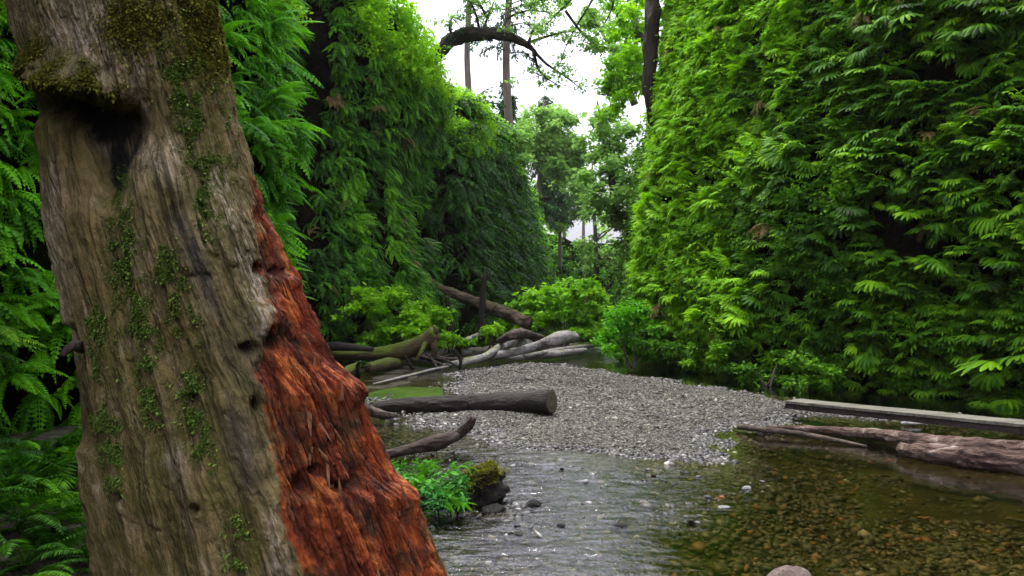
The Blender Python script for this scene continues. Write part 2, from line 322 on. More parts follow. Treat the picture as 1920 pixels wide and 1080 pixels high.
# the big foreground trunk: attributes red / moss / char / pale say what the wood is
def N_ss(t, v, a, b):
    n = t.nodes.new('ShaderNodeMapRange'); n.interpolation_type = 'SMOOTHSTEP'; n.inputs[1].default_value = a; n.inputs[2].default_value = b; t.links.new(v, n.inputs[0]); return n.outputs[0]
def trunk_mat(name, red):
    m, t, o = nodes(name); tc = t.nodes.new('ShaderNodeTexCoord'); v = tc.outputs['Object']
    # shear so that the grain follows the lean of the trunk
    sp = t.nodes.new('ShaderNodeSeparateXYZ'); t.links.new(v, sp.inputs[0])
    sh = N(t, 'ShaderNodeMath', _operation='MULTIPLY_ADD'); sh.inputs[1].default_value = .36; t.links.new(sp.outputs[2], sh.inputs[0]); t.links.new(sp.outputs[0], sh.inputs[2])
    cb_ = t.nodes.new('ShaderNodeCombineXYZ'); t.links.new(sh.outputs[0], cb_.inputs[0]); t.links.new(sp.outputs[1], cb_.inputs[1]); t.links.new(sp.outputs[2], cb_.inputs[2])
    v = cb_.outputs[0]
    n1 = noise(t, 9, 7, v, .68, (1, 1, .2), .7); n2 = noise(t, 60, 5, v, .75, (1, 1, .18)); nc = noise(t, 6.5, 5, v, .6, (1, 1, .13), .3); crk = ramp(t, nc, [(.455, g3(1)), (.493, g3(.12)), (.507, g3(.12)), (.545, g3(1))]); n3 = noise(t, 6, 6, v, .65); n4 = noise(t, 38, 5, v, .7)
    def A(n): return N(t, 'ShaderNodeAttribute', _attribute_name=n).outputs['Fac']
    cr_ = ramp(t, n1, [(.25, (.025, .006, .002)), (.38, (.12, .019, .004)), (.50, (.29, .046, .006)), (.60, (.52, .14, .022)), (.74, (.55, .28, .10))])
    cr_ = mixc(t, ramp(t, n3, [(.46, g3(0)), (.62, g3(.85))]), cr_, (.045, .028, .012))
    c = ramp(t, n1, [(.25, (.045, .030, .010)), (.42, (.17, .125, .038)), (.56, (.29, .215, .092)), (.72, (.58, .47, .32))])
    c = mixc(t, ramp(t, n3, [(.40, g3(0)), (.60, g3(.75))]), c, (.105, .092, .014))
    f = N(t, 'ShaderNodeMath', _operation='MULTIPLY'); t.links.new(A('pale'), f.inputs[0]); t.links.new(ramp(t, n2, [(.42, g3(0)), (.6, g3(1))]), f.inputs[1])
    c = mixc(t, f.outputs[0], c, (.50, .41, .32))
    fm = N(t, 'ShaderNodeMath', _operation='MULTIPLY_ADD'); t.links.new(n1, fm.inputs[0]); fm.inputs[1].default_value = 1.5; t.links.new(A('rm'), fm.inputs[2])
    fm2 = N(t, 'ShaderNodeMath', _operation='MULTIPLY_ADD'); t.links.new(n4, fm2.inputs[0]); fm2.inputs[1].default_value = .5; t.links.new(fm.outputs[0], fm2.inputs[2])
    c = mixc(t, ramp(t, fm2.outputs[0], [(.60, g3(0)), (.70, g3(1))]), c, cr_) if False else mixc(t, N_ss(t, fm2.outputs[0], 1.38, 1.62), c, cr_)
    f = N(t, 'ShaderNodeMath', _operation='MULTIPLY'); t.links.new(A('char'), f.inputs[0]); t.links.new(ramp(t, n3, [(.25, g3(.5)), (.6, g3(1))]), f.inputs[1])
    c = mixc(t, f.outputs[0], c, (.030, .026, .027))
    f2 = N(t, 'ShaderNodeMath', _operation='MULTIPLY_ADD'); t.links.new(n4, f2.inputs[0]); f2.inputs[1].default_value = .9; t.links.new(A('moss'), f2.inputs[2])
    c = mixc(t, ramp(t, f2.outputs[0], [(.62, g3(0)), (.85, g3(.85))]), c, mixc(t, n4, (.04, .036, .006), (.16, .145, .02)))
    c = mixc(t, .75, c, ramp(t, n2, [(.3, g3(.4)), (.68, g3(1.3))]), 'MULTIPLY')
    c = mixc(t, .42, c, crk, 'MULTIPLY')
    c = mixc(t, A('hole'), c, (.003, .0025, .002))  # near-black paints the shade inside hollows, holes and the crack
    p = N(t, 'ShaderNodeBsdfPrincipled', Roughness=.8); p.inputs['Specular IOR Level'].default_value = .3; t.links.new(c, p.inputs['Base Color'])
    ad = N(t, 'ShaderNodeMath', _operation='MULTIPLY_ADD'); ad.inputs[1].default_value = .5; t.links.new(n2, ad.inputs[0]); t.links.new(n1, ad.inputs[2])
    ad2 = N(t, 'ShaderNodeMath', _operation='MULTIPLY_ADD'); ad2.inputs[1].default_value = .4; t.links.new(n4, ad2.inputs[0]); t.links.new(ad.outputs[0], ad2.inputs[2])
    ad3 = N(t, 'ShaderNodeMath', _operation='MULTIPLY_ADD'); ad3.inputs[1].default_value = .35; t.links.new(crk, ad3.inputs[0]); t.links.new(ad2.outputs[0], ad3.inputs[2]); t.links.new(bump(t, ad3.outputs[0], 1., .045), p.inputs['Normal']); t.links.new(p.outputs[0], o.inputs[0])
    return m
M['trunk_bark'] = trunk_mat('weathered_trunk_bark', False); M['trunk_red'] = trunk_mat('red_heartwood', True)

# ------------------------------------------------------------------ the stream bed, gravel bar and water
def gp(l): return np.array([G(a, b)[:2] for a, b in l])
BAR = gp([(835, 702), (930, 682), (1040, 682), (1160, 697), (1300, 716), (1420, 736), (1530, 757), (1700, 768), (1900, 782), (2120, 800), (2120, 818), (1900, 806), (1760, 794), (1640, 792), (1560, 786), (1480, 800), (1400, 806),
          (1378, 838), (1415, 866), (1372, 884), (1290, 876), (1170, 876), (1060, 862), (960, 852), (870, 838), (860, 820), (770, 806), (735, 786), (800, 766), (842, 730)])
RIF = gp([(600, 800), (760, 770), (900, 800), (900, 840), (1000, 850), (1250, 872), (1400, 880), (1445, 905), (1350, 960), (1310, 985), (1180, 995), (1215, 1040), (1290, 1120), (1350, 1300), (500, 1300)])
RIF2 = gp([(560, 700), (850, 668), (1110, 650), (1180, 682), (1040, 676), (935, 676), (838, 698), (846, 735), (760, 780), (560, 800)])
FARB = gp([(860, 652), (1000, 640), (1100, 640), (1110, 650), (930, 664), (870, 664)])
def warp(p):
    q = np.column_stack([p*1.1, np.zeros(len(p))]); q2 = np.column_stack([p*6, np.zeros(len(p))])
    return p+np.column_stack([fbm(q, 3, 3), fbm(q, 3, 9)])*.16+np.column_stack([fbm(q2, 2, 4), fbm(q2, 2, 8)])*.06
def floor_h(p):                            # p (n,2): height of the ground, water level is 0
    pw = warp(p); b = inside_dist(BAR, pw); r = np.maximum(inside_dist(RIF, pw), inside_dist(RIF2, pw)); fb = inside_dist(FARB, pw)
    b = np.maximum(b, fb)
    h = -.24+.20*sm(-.7, .2, r)
    h = np.maximum(h, -.05-.5*np.clip(-b, 0, 1)*1.0)
    h = np.maximum(h, -.24)
    h = np.maximum(h, -.03-.35*np.clip(-b, 0, 1))
    h = np.where(b > 0, np.maximum(h, -.03)*(1-sm(0, .9, b))+(.030+.04*sm(0, 1.4, b))*sm(0, .9, b), h)
    h = np.maximum(h, .45*sm(1.9, 2.9, -p[:, 0])*(1-sm(6.5, 8.5, p[:, 1]))-.24*(p[:, 0] > -1.8))
    q = np.column_stack([p*1.7, np.zeros(len(p))])
    return h+fbm(q, 4, 21)*.035
# bank height follows the walls' feet
ys = np.unique(np.concatenate([np.arange(-14, 3.5, .5), np.arange(3.5, 20, .09), np.arange(20, 34, .25), np.arange(34, 100, 1.2), np.arange(100, 420, 16)]))
xs = np.unique(np.concatenate([np.arange(-200, -12, 12), np.arange(-12, -4, .4), np.arange(-4, 8, .09), np.arange(8, 30, .6), np.arange(30, 220, 12)]))
XX, YY = np.meshgrid(xs, ys); pts = np.column_stack([XX.ravel(), YY.ravel()])
hh = floor_h(pts); nx, ny = len(xs), len(ys)
idx = np.arange(nx*ny).reshape(ny, nx); Q = np.stack([idx[:-1, :-1], idx[:-1, 1:], idx[1:, 1:], idx[1:, :-1]], -1).reshape(-1, 4)
wet = sm(-.02, .03, hh)*(1-(pts[:, 0] < -1.8)*(pts[:, 1] < 9)); wet = np.maximum(wet, .55*sm(-.12, -.04, hh))
tag(link('ground', mesh('ground', np.column_stack([pts, hh]), Q, wet, M['ground'], True)), kind='structure')
# water sheet
ys = np.unique(np.concatenate([np.arange(-14, 3.5, .5), np.arange(3.5, 9, .022), np.arange(9, 20, .05), np.arange(20, 34, .2), np.arange(34, 90, 2.)]))
xs = np.unique(np.concatenate([np.arange(-12, -3, .5), np.arange(-3, 3, .025), np.arange(3, 8, .07), np.arange(8, 24, 1.)]))
XX, YY = np.meshgrid(xs, ys); pts = np.column_stack([XX.ravel(), YY.ravel()]); nx, ny = len(xs), len(ys)
r = np.maximum(inside_dist(RIF, warp(pts)), inside_dist(RIF2, warp(pts)))
q = np.column_stack([pts*.9, np.zeros(len(pts))])
rip = .10+.9*sm(-.5, .3, r)*(0.65+.5*fbm(q, 3, 5))
idx = np.arange(nx*ny).reshape(ny, nx); Q = np.stack([idx[:-1, :-1], idx[:-1, 1:], idx[1:, 1:], idx[1:, :-1]], -1).reshape(-1, 4)
fq = np.column_stack([pts[:, 0]*3.4+pts[:, 1]*1.5, pts[:, 1]*8.5-pts[:, 0]*1.2, np.zeros(len(pts))]); wz = ((-np.abs(fbm(fq, 2, 31, .45))*2+.5)*.011+fbm(fq*2.6, 2, 35)*.003)*np.clip(rip-.1, 0, 1)
tag(link('stream_water', mesh('stream_water', np.column_stack([pts, wz]), Q, rip, M['water'], True)), kind='structure')
# still green pool behind the sawn log
g = GB(); poly = np.array([G(a, b, .010) for a, b in [(672, 744), (700, 735), (730, 728), (770, 725), (800, 727), (824, 726), (830, 734), (826, 744), (790, 750), (740, 754), (690, 752)]])
cc = poly.mean(0); dense = catmull(np.vstack([poly, poly[:1]]), .12)[:-1]
n = len(dense); g.add(np.vstack([dense, dense+np.array([0, 0, -.1])]), np.stack([np.arange(n), (np.arange(n)+1) % n, (np.arange(n)+1) % n+n, np.arange(n)+n], -1), .5)
g.add(np.vstack([dense, cc[None]]), np.stack([np.arange(n), (np.arange(n)+1) % n, np.full(n, n)], -1), .5)
tag(build(g, 'green_pool', M['pool_green']), kind='structure')

# pebbles (nobody could count them)
def ico():
    ph = (1+5**.5)/2
    v = np.array([(-1, ph, 0), (1, ph, 0), (-1, -ph, 0), (1, -ph, 0), (0, -1, ph), (0, 1, ph), (0, -1, -ph), (0, 1, -ph), (ph, 0, -1), (ph, 0, 1), (-ph, 0, -1), (-ph, 0, 1)])
    f = np.array([(0,11,5),(0,5,1),(0,1,7),(0,7,10),(0,10,11),(1,5,9),(5,11,4),(11,10,2),(10,7,6),(7,1,8),(3,9,4),(3,4,2),(3,2,6),(3,6,8),(3,8,9),(4,9,5),(2,4,11),(6,2,10),(8,6,7),(9,8,1)])
    return v/np.linalg.norm(v[0]), f
iv, iF = ico()
def pebbles(name, pts2, size, mat, sink=.3, label=None):
    n = len(pts2); h = floor_h(pts2)
    s = size*(np.exp(rng.normal(0, .38, n)))
    E = euler(n, rng.normal(0, .25, n), rng.normal(0, .25, n), rng.uniform(0, 6.3, n))
    S = np.zeros((n, 3, 3)); S[:, 0, 0] = s*rng.uniform(.8, 1.3, n); S[:, 1, 1] = s*rng.uniform(.6, 1, n); S[:, 2, 2] = s*rng.uniform(.35, .65, n)
    g = GB(); 
    for k in range(4):
        pv = iv*(1+.18*rng.normal(0, 1, (12, 1))); sel = np.arange(k, n, 4)
        g.inst((pv, [iF], np.full(12, .5)), (E@S)[sel], np.column_stack([pts2[sel], h[sel]+S[sel, 2, 2]*(1-sink*2)*.6]))
    V, Fs, A = g.arrays()
    return tag(link(name, mesh(name, V, Fs, None, mat, True)), label, None, None, 'stuff')
def scatter(n, x0, x1, y0, y1, power=1.7):  # denser near the camera
    u = rng.uniform(0, 1, n); y = ((1-u)*y0**(1-power)+u*y1**(1-power))**(1/(1-power)); return np.column_stack([rng.uniform(x0, x1, n)*np.clip(y/8, .6, 2.2), y])
def view(p, m=.15): return (p[:, 0] > -.7*p[:, 1]-m*3) & (p[:, 0] < .66*p[:, 1]+m*3)
p_ = scatter(430000, -2.2, 5.2, 5.2, 20, 1.6); p_ = p_[view(p_)]
b = np.maximum(inside_dist(BAR, warp(p_)), inside_dist(FARB, warp(p_)))
keep = (b > -.35) & (rng.uniform(0, 1, len(p_)) < sm(-.35, .12, b)**1.5+.02); p_ = p_[keep]
hb = floor_h(p_); dry = hb > .012
sz = (.0075+.0008*p_[:, 1])*(1+.35*fbm(np.column_stack([p_*.8, np.zeros(len(p_))]), 3, 88))
pebbles('gravel', p_[dry], sz[dry]*.85, M['pebble'], label='grey pebbles of the dry gravel bar')
pebbles('wet_gravel', p_[~dry], sz[~dry]*1.1, M['wet_pebble'], label='dark wet pebbles along the edge of the gravel bar')
p_ = scatter(60000, -2.6, 3.0, 3.6, 12, 1.8); p_ = p_[view(p_)]
r = np.maximum(inside_dist(RIF, warp(p_)), inside_dist(RIF2, warp(p_))); b = inside_dist(BAR, warp(p_))
cl = fbm(np.column_stack([p_*1.6, np.zeros(len(p_))]), 3, 55)
p_ = p_[(r > -.12) & (b < 0) & (rng.uniform(0, 1, len(p_)) < .10+.8*sm(.15, .5, cl)+.6*(b > -.25))]
pebbles('riffle_stones', p_, .013+.0012*p_[:, 1], M['wet_pebble'], .3, 'small wet stones breaking the shallow riffle')
q_ = np.column_stack([rng.uniform(-1.6, 2.4, 1500), rng.uniform(4, 8.5, 1500)]); q_ = q_[(inside_dist(RIF, q_) > .0) & (inside_dist(BAR, q_) < -.1) & (fbm(np.column_stack([q_*1.3, np.zeros(len(q_))]), 3, 58) > .02)][:330]
n_ = len(q_); E = euler(n_, rng.normal(0, .3, n_), rng.normal(0, .3, n_), rng.uniform(0, 6, n_))@np.diag([1.3, .8, .5]); g = GB(); g.inst((iv*(1+.2*rng.normal(0, 1, (12, 1))), [iF], np.full(12, .5)), E*(.017*np.exp(rng.normal(0, .4, n_)))[:, None, None], np.column_stack([q_, np.full(n_, -.004)]))
V_, F_, A_ = g.arrays(); tag(link('dark_riffle_stones', mesh('dark_riffle_stones', V_, F_, None, M['wet_pebble'], True)), 'scattered dark stones just breaking the surface of the riffle', None, None, 'stuff')
p_ = scatter(60000, -1, 7, 3.4, 12, 1.8); p_ = p_[view(p_)]
r = inside_dist(RIF, warp(p_)); b = inside_dist(BAR, warp(p_)); cl = fbm(np.column_stack([p_*.9, np.zeros(len(p_))]), 3, 66); p_ = p_[(r < rng.uniform(-.3, .5, len(p_))) & (b < .0) & (rng.uniform(0, 1, len(p_)) < .10+.5*sm(-.1, .5, cl))]; p_ = p_[(p_[:, 0] > -9) & (p_[:, 0] > -1)]
pebbles('stream_bed_stones', p_, .026+0*p_[:, 1], M['bed_stone'], .45, 'brown and amber stones on the bed of the clear pool')

# ------------------------------------------------------------------ canyon walls
class Wall:
    def __init__(s, path, side, top, seed, foot=-.4, lean=.10, over=None):
        # side=+1: canyon lies to the left of the path direction (normal = left)
        pth = catmull(path, lambda p: .16 if p[1] < 24 else .35)
        T = np.gradient(pth, axis=0); T /= np.linalg.norm(T, axis=1, keepdims=True)
        nrm = np.column_stack([-T[:, 1], T[:, 0]])*side
        for _ in range(6): nrm[1:-1] = (nrm[:-2]+nrm[1:-1]*2+nrm[2:])/4
        nrm /= np.linalg.norm(nrm, axis=1, keepdims=True)
        L = np.concatenate([[0], np.cumsum(np.linalg.norm(np.diff(pth, axis=0), axis=1))])
        tp = top(pth) if callable(top) else np.full(len(pth), top)
        nzv = 64; v = np.linspace(0, 1, nzv)
        Z = foot+v[None]*(tp[:, None]-foot)
        q = np.stack([np.broadcast_to(L[:, None], Z.shape)*.45, Z*.28, np.full(Z.shape, seed*3.1)], -1)
        q2 = np.stack([np.broadcast_to(L[:, None], Z.shape)*1.3, Z*.8, np.full(Z.shape, seed*7.1)], -1)
        off = .55*fbm(q, 3, seed)+.30*fbm(q2, 4, seed+5)-lean*(Z-1)-.9*sm(.86, 1.0, v)[None]**2*1.4
        off = off-.35*np.exp(-((Z-.2)/.5)**2)       # undercut foot
        if over is not None: off = off+over(pth, Z)
        s.Pg = np.stack([pth[:, None, 0]+nrm[:, None, 0]*off, pth[:, None, 1]+nrm[:, None, 1]*off, Z], -1)
        s.L, s.nrm, s.tp, s.foot = L, nrm, tp, foot
        ext = []
        for k, dd in enumerate((1.5, 4, 10, 25, 60, 150)):
            e = s.Pg[:, -1].copy(); e[:, 0] -= nrm[:, 0]*0+side*0; 
            e[:, :2] -= np.column_stack([np.full(len(pth), -1. if s_left(path) else 1.)*dd*-1*0+0, np.zeros(len(pth))])
            e[:, 0] += (-dd if s_left(path) else dd); e[:, 2] += .25*np.log1p(dd)+.35*fbm(np.column_stack([e[:, :2]*.3, np.zeros(len(e))]), 3, seed+9)
            ext.append(e)
        full = np.concatenate([s.Pg, np.stack(ext, 1)], 1); a, b_ = full.shape[:2]
        idx = np.arange(a*b_).reshape(a, b_); s.full = full
        s.Q = np.stack([idx[:-1, :-1], idx[1:, :-1], idx[1:, 1:], idx[:-1, 1:]], -1).reshape(-1, 4)
        du = np.gradient(s.Pg, axis=0); dv = np.gradient(s.Pg, axis=1)
        nn = np.cross(du, dv); nn /= np.linalg.norm(nn, axis=-1, keepdims=True)+1e-9
        flip = np.sign((nn[..., :2]*nrm[:, None]).sum(-1, keepdims=True)+1e-6); s.Ng = nn*flip
    def make(s, name):
        V = s.full.reshape(-1, 3)
        return tag(link(name, mesh(name, V, s.Q, None, M['rock_wall'], True)), kind='structure')
    def sample(s, n, l0, l1, v0=0.03, v1=1.0):
        du = s.L; l = rng.uniform(l0, l1, n); i = np.clip(np.searchsorted(s.L, l)-1, 0, len(s.L)-2); f = (l-s.L[i])/(s.L[i+1]-s.L[i])
        v = rng.uniform(v0, v1, n)*(s.Pg.shape[1]-1); j = np.clip(v.astype(int), 0, s.Pg.shape[1]-2); g = v-j
        def bl(A):
            return A[i, j]*((1-f)*(1-g))[:, None]+A[i+1, j]*(f*(1-g))[:, None]+A[i, j+1]*((1-f)*g)[:, None]+A[i+1, j+1]*(f*g)[:, None]
        nn = bl(s.Ng); nn /= np.linalg.norm(nn, axis=1, keepdims=True); return bl(s.Pg), nn
    def at_y(s, y):                          # arc length where the path crosses depth y (last crossing)
        yy = s.Pg[:, 20, 1]; k = np.where((yy[:-1]-y)*(yy[1:]-y) <= 0)[0]; return s.L[k[-1]] if len(k) else s.L[-1]
def s_left(path): return path[0][0] < 0
RP = np.array([(10, -14), (10, -4), (9.4, 3), (8.2, 8), (7.2, 10.4), (6.1, 12.2), (5.0, 14.2), (4.1, 16.4), (3.55, 18.2), (3.4, 19.6), (4.3, 20.8), (5.0, 23), (5.0, 28), (5.6, 36), (7.4, 48), (12, 66), (26, 85)], float)
LP = np.array([(-4.6, -14), (-4.2, -5), (-3.9, 1), (-3.75, 4.2), (-3.6, 6), (-3.3, 7.6), (-2.85, 8.9), (-2.75, 9.8), (-3.6, 10.6), (-5.6, 12.5), (-6.3, 15), (-5.4, 17.6), (-3.9, 19.6), (-2.9, 21.4), (-2.35, 24), (-2.25, 25.6),
               (-4.2, 26.4), (-4.4, 28.4), (-3.0, 30.2), (-1.5, 31.2), (-1.1, 33), (-.35, 38), (.5, 44), (1.7, 56), (3.6, 76), (16, 100)], float)
rw = Wall(RP, +1, lambda p: 10.8-1.8*sm(20.5, 24, p[:, 1]), 3, lean=.095); lw = Wall(LP, -1, lambda p: 9.6+.6*np.sin(p[:, 1]*.4)-2.2*sm(34, 60, p[:, 1]), 8, lean=.05, over=lambda p, Z: (sm(11.5, 14, p[:, 1])*(1-sm(32, 36, p[:, 1])))[:, None]*(.30*np.exp(-((Z-7.6)/1.1)**2)-.70*np.exp(-((Z-4.6)/2.2)**2)+.3*np.exp(-((Z-.9)/1.1)**2)))
rw.make('right_canyon_wall'); lw.make('left_canyon_wall')
# far end of the canyon and the country beyond, so that nothing ends in mid air
# ------------------------------------------------------------------ plant prototypes
def curve(L, a0, a1, n, pw=1.0):
    a = np.radians(a0+(a1-a0)*np.linspace(0, 1, n)**pw); st = L/(n-1)
    x = np.concatenate([[0], np.cumsum(np.cos(a[:-1])*st)]); z = np.concatenate([[0], np.cumsum(np.sin(a[:-1])*st)])
    return x, z, a
def frond(L, W, pairs, a0, a1, seed=0):     # a lance-shaped fern frond: +X out, Z up
    r = np.random.default_rng(seed); g = GB(); n = pairs+2
    x, z, a = curve(L, a0, a1, n)
    t_ = np.linspace(0, 1, n); prof = np.sin(np.pi*np.clip(t_*.93+.07, 0, 1)**.75)**.8; prof[t_ < .12] *= .4
    for sgn in (-1, 1):
        k = np.arange(1, n-1); l = W*prof[k]*r.uniform(.88, 1.1, len(k)); wd = L/pairs*.46
        base = np.column_stack([x[k], np.zeros(len(k)), z[k]]); fw = np.column_stack([np.cos(a[k]), 0*k, np.sin(a[k])]); dn = np.column_stack([np.sin(a[k]), 0*k, -np.cos(a[k])])
        out = np.array([0, sgn, 0])[None]+fw*.35+dn*.18+r.normal(0, .05, (len(k), 3)); out /= np.linalg.norm(out, axis=1, keepdims=True)
        tip = base+out*l[:, None]+dn*(l*.22)[:, None]; mid = base+out*(l*.42)[:, None]
        q = np.stack([base, mid-fw*wd, tip, mid+fw*wd], 1)
        g.add(q.reshape(-1, 3), np.arange(len(k)*4).reshape(-1, 4), np.repeat(.5+.2*r.uniform(-1, 1, len(k)), 4))
    rr = np.column_stack([x, 0*x, z]); wv = np.array([0, .006, 0])*(1-.7*t_)[:, None]*np.array([[1, 1, 1]])
    g.add(np.vstack([rr-wv, rr+wv]), np.stack([np.arange(n-1), np.arange(1, n), np.arange(1, n)+n, np.arange(n-1)+n], -1), .35)
    return g.arrays()
def rosette(k, L, W, pairs, el=(50, 5), dr=(-30, -85), spread=100, seed=0):
    r = np.random.default_rng(seed); g = GB()
    for i in range(k):
        s = r.uniform(.65, 1.1); V, Fs, A = frond(L*s, W*s, pairs, r.uniform(*sorted(el)), r.uniform(*sorted(dr)), seed*31+i)
        az = R(-spread+2*spread*(i+.5)/k+r.uniform(-12, 12)); roll = r.uniform(-.4, .4)
        E = euler(1, np.array([roll]), np.array([0.]), np.array([az])); g.inst((V, Fs, A), E, np.array([[0, 0, 0.]]), np.array([r.uniform(-.22, .22)]))
    return g.arrays()
def finger(L, W, a0, a1, r, nseg=4):
    x, z, a = curve(L, a0, a1, nseg+1); t_ = np.linspace(0, 1, nseg+1); wd = W*np.array([.35, .85, 1, .85, .25][:nseg+1] if nseg == 4 else [.4, 1, .3])
    up = .3*W
    V = np.concatenate([np.column_stack([x, -wd, z-up*(wd/W)]), np.column_stack([x, 0*x, z]), np.column_stack([x, wd, z-up*(wd/W)])]); n = nseg+1
    i = np.arange(nseg); Fq = np.concatenate([np.stack([i, i+1, i+1+n, i+n], -1), np.stack([i+n, i+1+n, i+1+2*n, i+2*n], -1)]); return V, Fq
def fanfern(k, L, seed=0, fl=.2, lod=False, droop=(-35, -80)):  # five-fingered fern: forked rachis bearing drooping fingers
    r = np.random.default_rng(seed); g = GB()
    for i in range(k):
        az0 = r.uniform(-85, 85); st = L*r.uniform(.35, 1.); x, z, a = curve(st, r.uniform(5, 55), r.uniform(-25, 5), 5)
        C0 = euler(1, np.array([0.]), np.array([0.]), np.array([R(az0)]))[0]; end = C0@np.array([x[-1], 0, z[-1]])
        sc = r.uniform(.75, 1.25); tilt = r.uniform(-.35, .35); nf = 9 if lod == 'mid' else (6 if lod else 11); va = .5+r.uniform(-.25, .25)
        rr = np.column_stack([x, 0*x, z])@C0.T; g.add(np.vstack([rr-[0, 0, .003], rr+[0, 0, .003]]), np.stack([np.arange(4), np.arange(1, 5), np.arange(1, 5)+5, np.arange(4)+5], -1), .1)
        for j in range(nf):
            th = -1.9+3.8*(j+.5)/nf; Lf = fl*sc*(1-.35*abs(th)/1.9)*r.uniform(.85, 1.1)
            V, Fq = finger(Lf, fl*(.115 if lod == 'mid' else (.16 if lod else .105))*sc, r.uniform(-22, 0), r.uniform(*sorted(droop)), r, 2 if lod else 4)
            E = C0@euler(1, np.array([tilt]), np.array([0.]), np.array([th*.75]))[0]
            ro = np.array([np.cos(th)*.04, np.sin(th)*.07, -.01*abs(th)])*sc*fl/.2
            g.add(V@E.T+end+(C0@ro), Fq, va+r.uniform(-.1, .1))
    return g.arrays()
LEAF = (np.array([(0, 0, 0), (.35, .26, .05), (.75, .2, .02), (1, 0, -.08), (.75, -.2, .02), (.35, -.26, .05), (.5, 0, 0)]), [np.array([(0, 6, 2, 1), (6, 3, 2, 2), (0, 5, 4, 6), (6, 4, 3, 3)])[[0, 2]], np.array([(6, 3, 2), (6, 4, 3)])], np.full(7, .5))
LEAF2 = (np.array([(0, 0, 0), (.45, .3, .06), (1, 0, -.1), (.45, -.3, .06)]), [np.array([(0, 3, 2, 1)])], np.full(4, .5))
def leaf_cloud(g, centers, radii, n, size, flat=.55, var=0., proto=LEAF2, droop=.35, shell=.5, seed=None):
    """leaves spread through clumps: centers (k,3), radii (k,)"""
    k = len(centers); c = rng.integers(0, k, n); d = rng.normal(0, 1, (n, 3)); d /= np.linalg.norm(d, axis=1, keepdims=True)
    rad = radii[c]*(shell+(1-shell)*rng.uniform(0, 1, n))*rng.uniform(.5, 1.1, n)
    p = centers[c]+d*rad[:, None]*np.array([1, 1, flat])
    s = size*np.exp(rng.normal(0, .25, n)); az = rng.uniform(0, 6.3, n)
    E = euler(n, rng.normal(0, .45, n), rng.normal(droop, .4, n), az)*s[:, None, None]
    cv = rng.normal(0, .13, k)
    g.inst(proto, E, p, np.clip(var+cv[c]+rng.normal(0, .1, n)+.12*d[:, 2], -.5, .5))  # upper leaves of each clump tinted brighter, a painted lit top
def plants(g, proto_list, pos, nrm, size, var, tilt=.25, upmix=.3):
    n = len(pos); out = nrm.copy(); out[:, 2] = out[:, 2]*.4+rng.normal(0, .15, n)
    Mx = frames(n, out)@euler(n, rng.normal(0, tilt, n), rng.normal(0, tilt, n), rng.normal(0, .5, n))
    s = size*np.exp(rng.normal(0, .22, n)); Mx = Mx*s[:, None, None]
    ch = rng.integers(0, len(proto_list), n)
    for k, pr in enumerate(proto_list):
        q = np.where(ch == k)[0]
        if len(q): g.inst(pr, Mx[q], pos[q], var[q])
    return Mx
FAN = [fanfern(5, .28, s, .21) for s in range(5)]; FANL = [fanfern(4, .28, 20+s, .21, True) for s in range(4)]
FANM = [fanfern(5, .27, 80+s, .19, 'mid') for s in range(5)]
SWORD = [rosette(9, .62, .085, 26, (55, 0), (-25, -80), 95, s) for s in range(4)]
HANG = [rosette(8, .50, .070, 11, (10, -50), (-70, -100), 70, 40+s) for s in range(4)]
HANGL = [rosette(5, .8, .10, 8, (20, -30), (-55, -95), 75, 60+s) for s in range(4)]

# ------------------------------------------------------------------ the fern cover (uncountable) and the nearest ferns as things of their own
def clump(p, sc, seed): return fbm(p*sc, 3, seed)
l_a, l_b, l_c = rw.at_y(6.), rw.at_y(14.5), rw.at_y(20.9)
g = GB()
pos, nr = rw.sample(9500, l_a, l_c, .03, .99)
keep = clump(pos, .8, 77) > -.19-.22*sm(12, 16, pos[:, 1]); pos, nr = pos[keep], nr[keep]
fx = pos[:, 0]/pos[:, 1]*F+CX                      # ferns towards the open end of the wall get brighter colours, painting its lit edge
var = .30*clump(pos, .5, 12)+.18*clump(pos, 2., 13)+.34*sm(13., 18., pos[:, 1])-.03+.10*sm(2, 8, pos[:, 2])
far = pos[:, 1] > 13.2; 
plants(g, FAN+FAN[:2]+HANG[:2], pos[~far]+nr[~far]*.02, nr[~far], .70+0*pos[~far, 0], var[~far]+.22*clump(pos[~far], 3., 19), .4)
near_pos, near_nr = pos[~far], nr[~far]
plants(g, FANM+FANM[:2]+HANG[:2], pos[far], nr[far], .72+0*pos[far, 0], var[far]+.2*clump(pos[far], 3., 19), .4)
tag(build(g, 'fern_cover', M['fern'], origin=np.zeros(3)), 'mass of green five-fingered ferns covering the right canyon wall', None, None, 'stuff')
# small-leaved creepers low on the right wall and yellow-green leaves towards its far edge
g = GB(); pos, nr = rw.sample(420, l_a, l_c, .05, .36); k = clump(pos, .8, 31) > .0; pos, nr = pos[k], nr[k]
leaf_cloud(g, pos+nr*.22, np.full(len(pos), .3), 26000, .06, .8, -.08)
tag(build(g, 'creeper_cover', M['fern'], origin=np.zeros(3)), 'small-leaved creepers low on the right canyon wall', None, None, 'stuff')
g = GB(); pos, nr = rw.sample(3000, rw.at_y(14.6), l_c+.3, .05, 1.); k = (clump(pos, .7, 41)+.60*sm(14.5, 18.5, pos[:, 1])) > .18; pos, nr = pos[k], nr[k]
leaf_cloud(g, pos+nr*.30, np.full(len(pos), .30), 9000, .07, .9, .2); plants(g, FANM+HANG[:3], pos+nr*.15, nr, .68+0*pos[:, 0], .36+.35*clump(pos, 1.5, 20), .4)  # lime tint paints the glow of the edge lit from the gap
tag(build(g, 'vine_cover', M['lime'], origin=np.zeros(3)), 'yellow-green leaves draped over the far edge of the right wall', None, None, 'stuff')
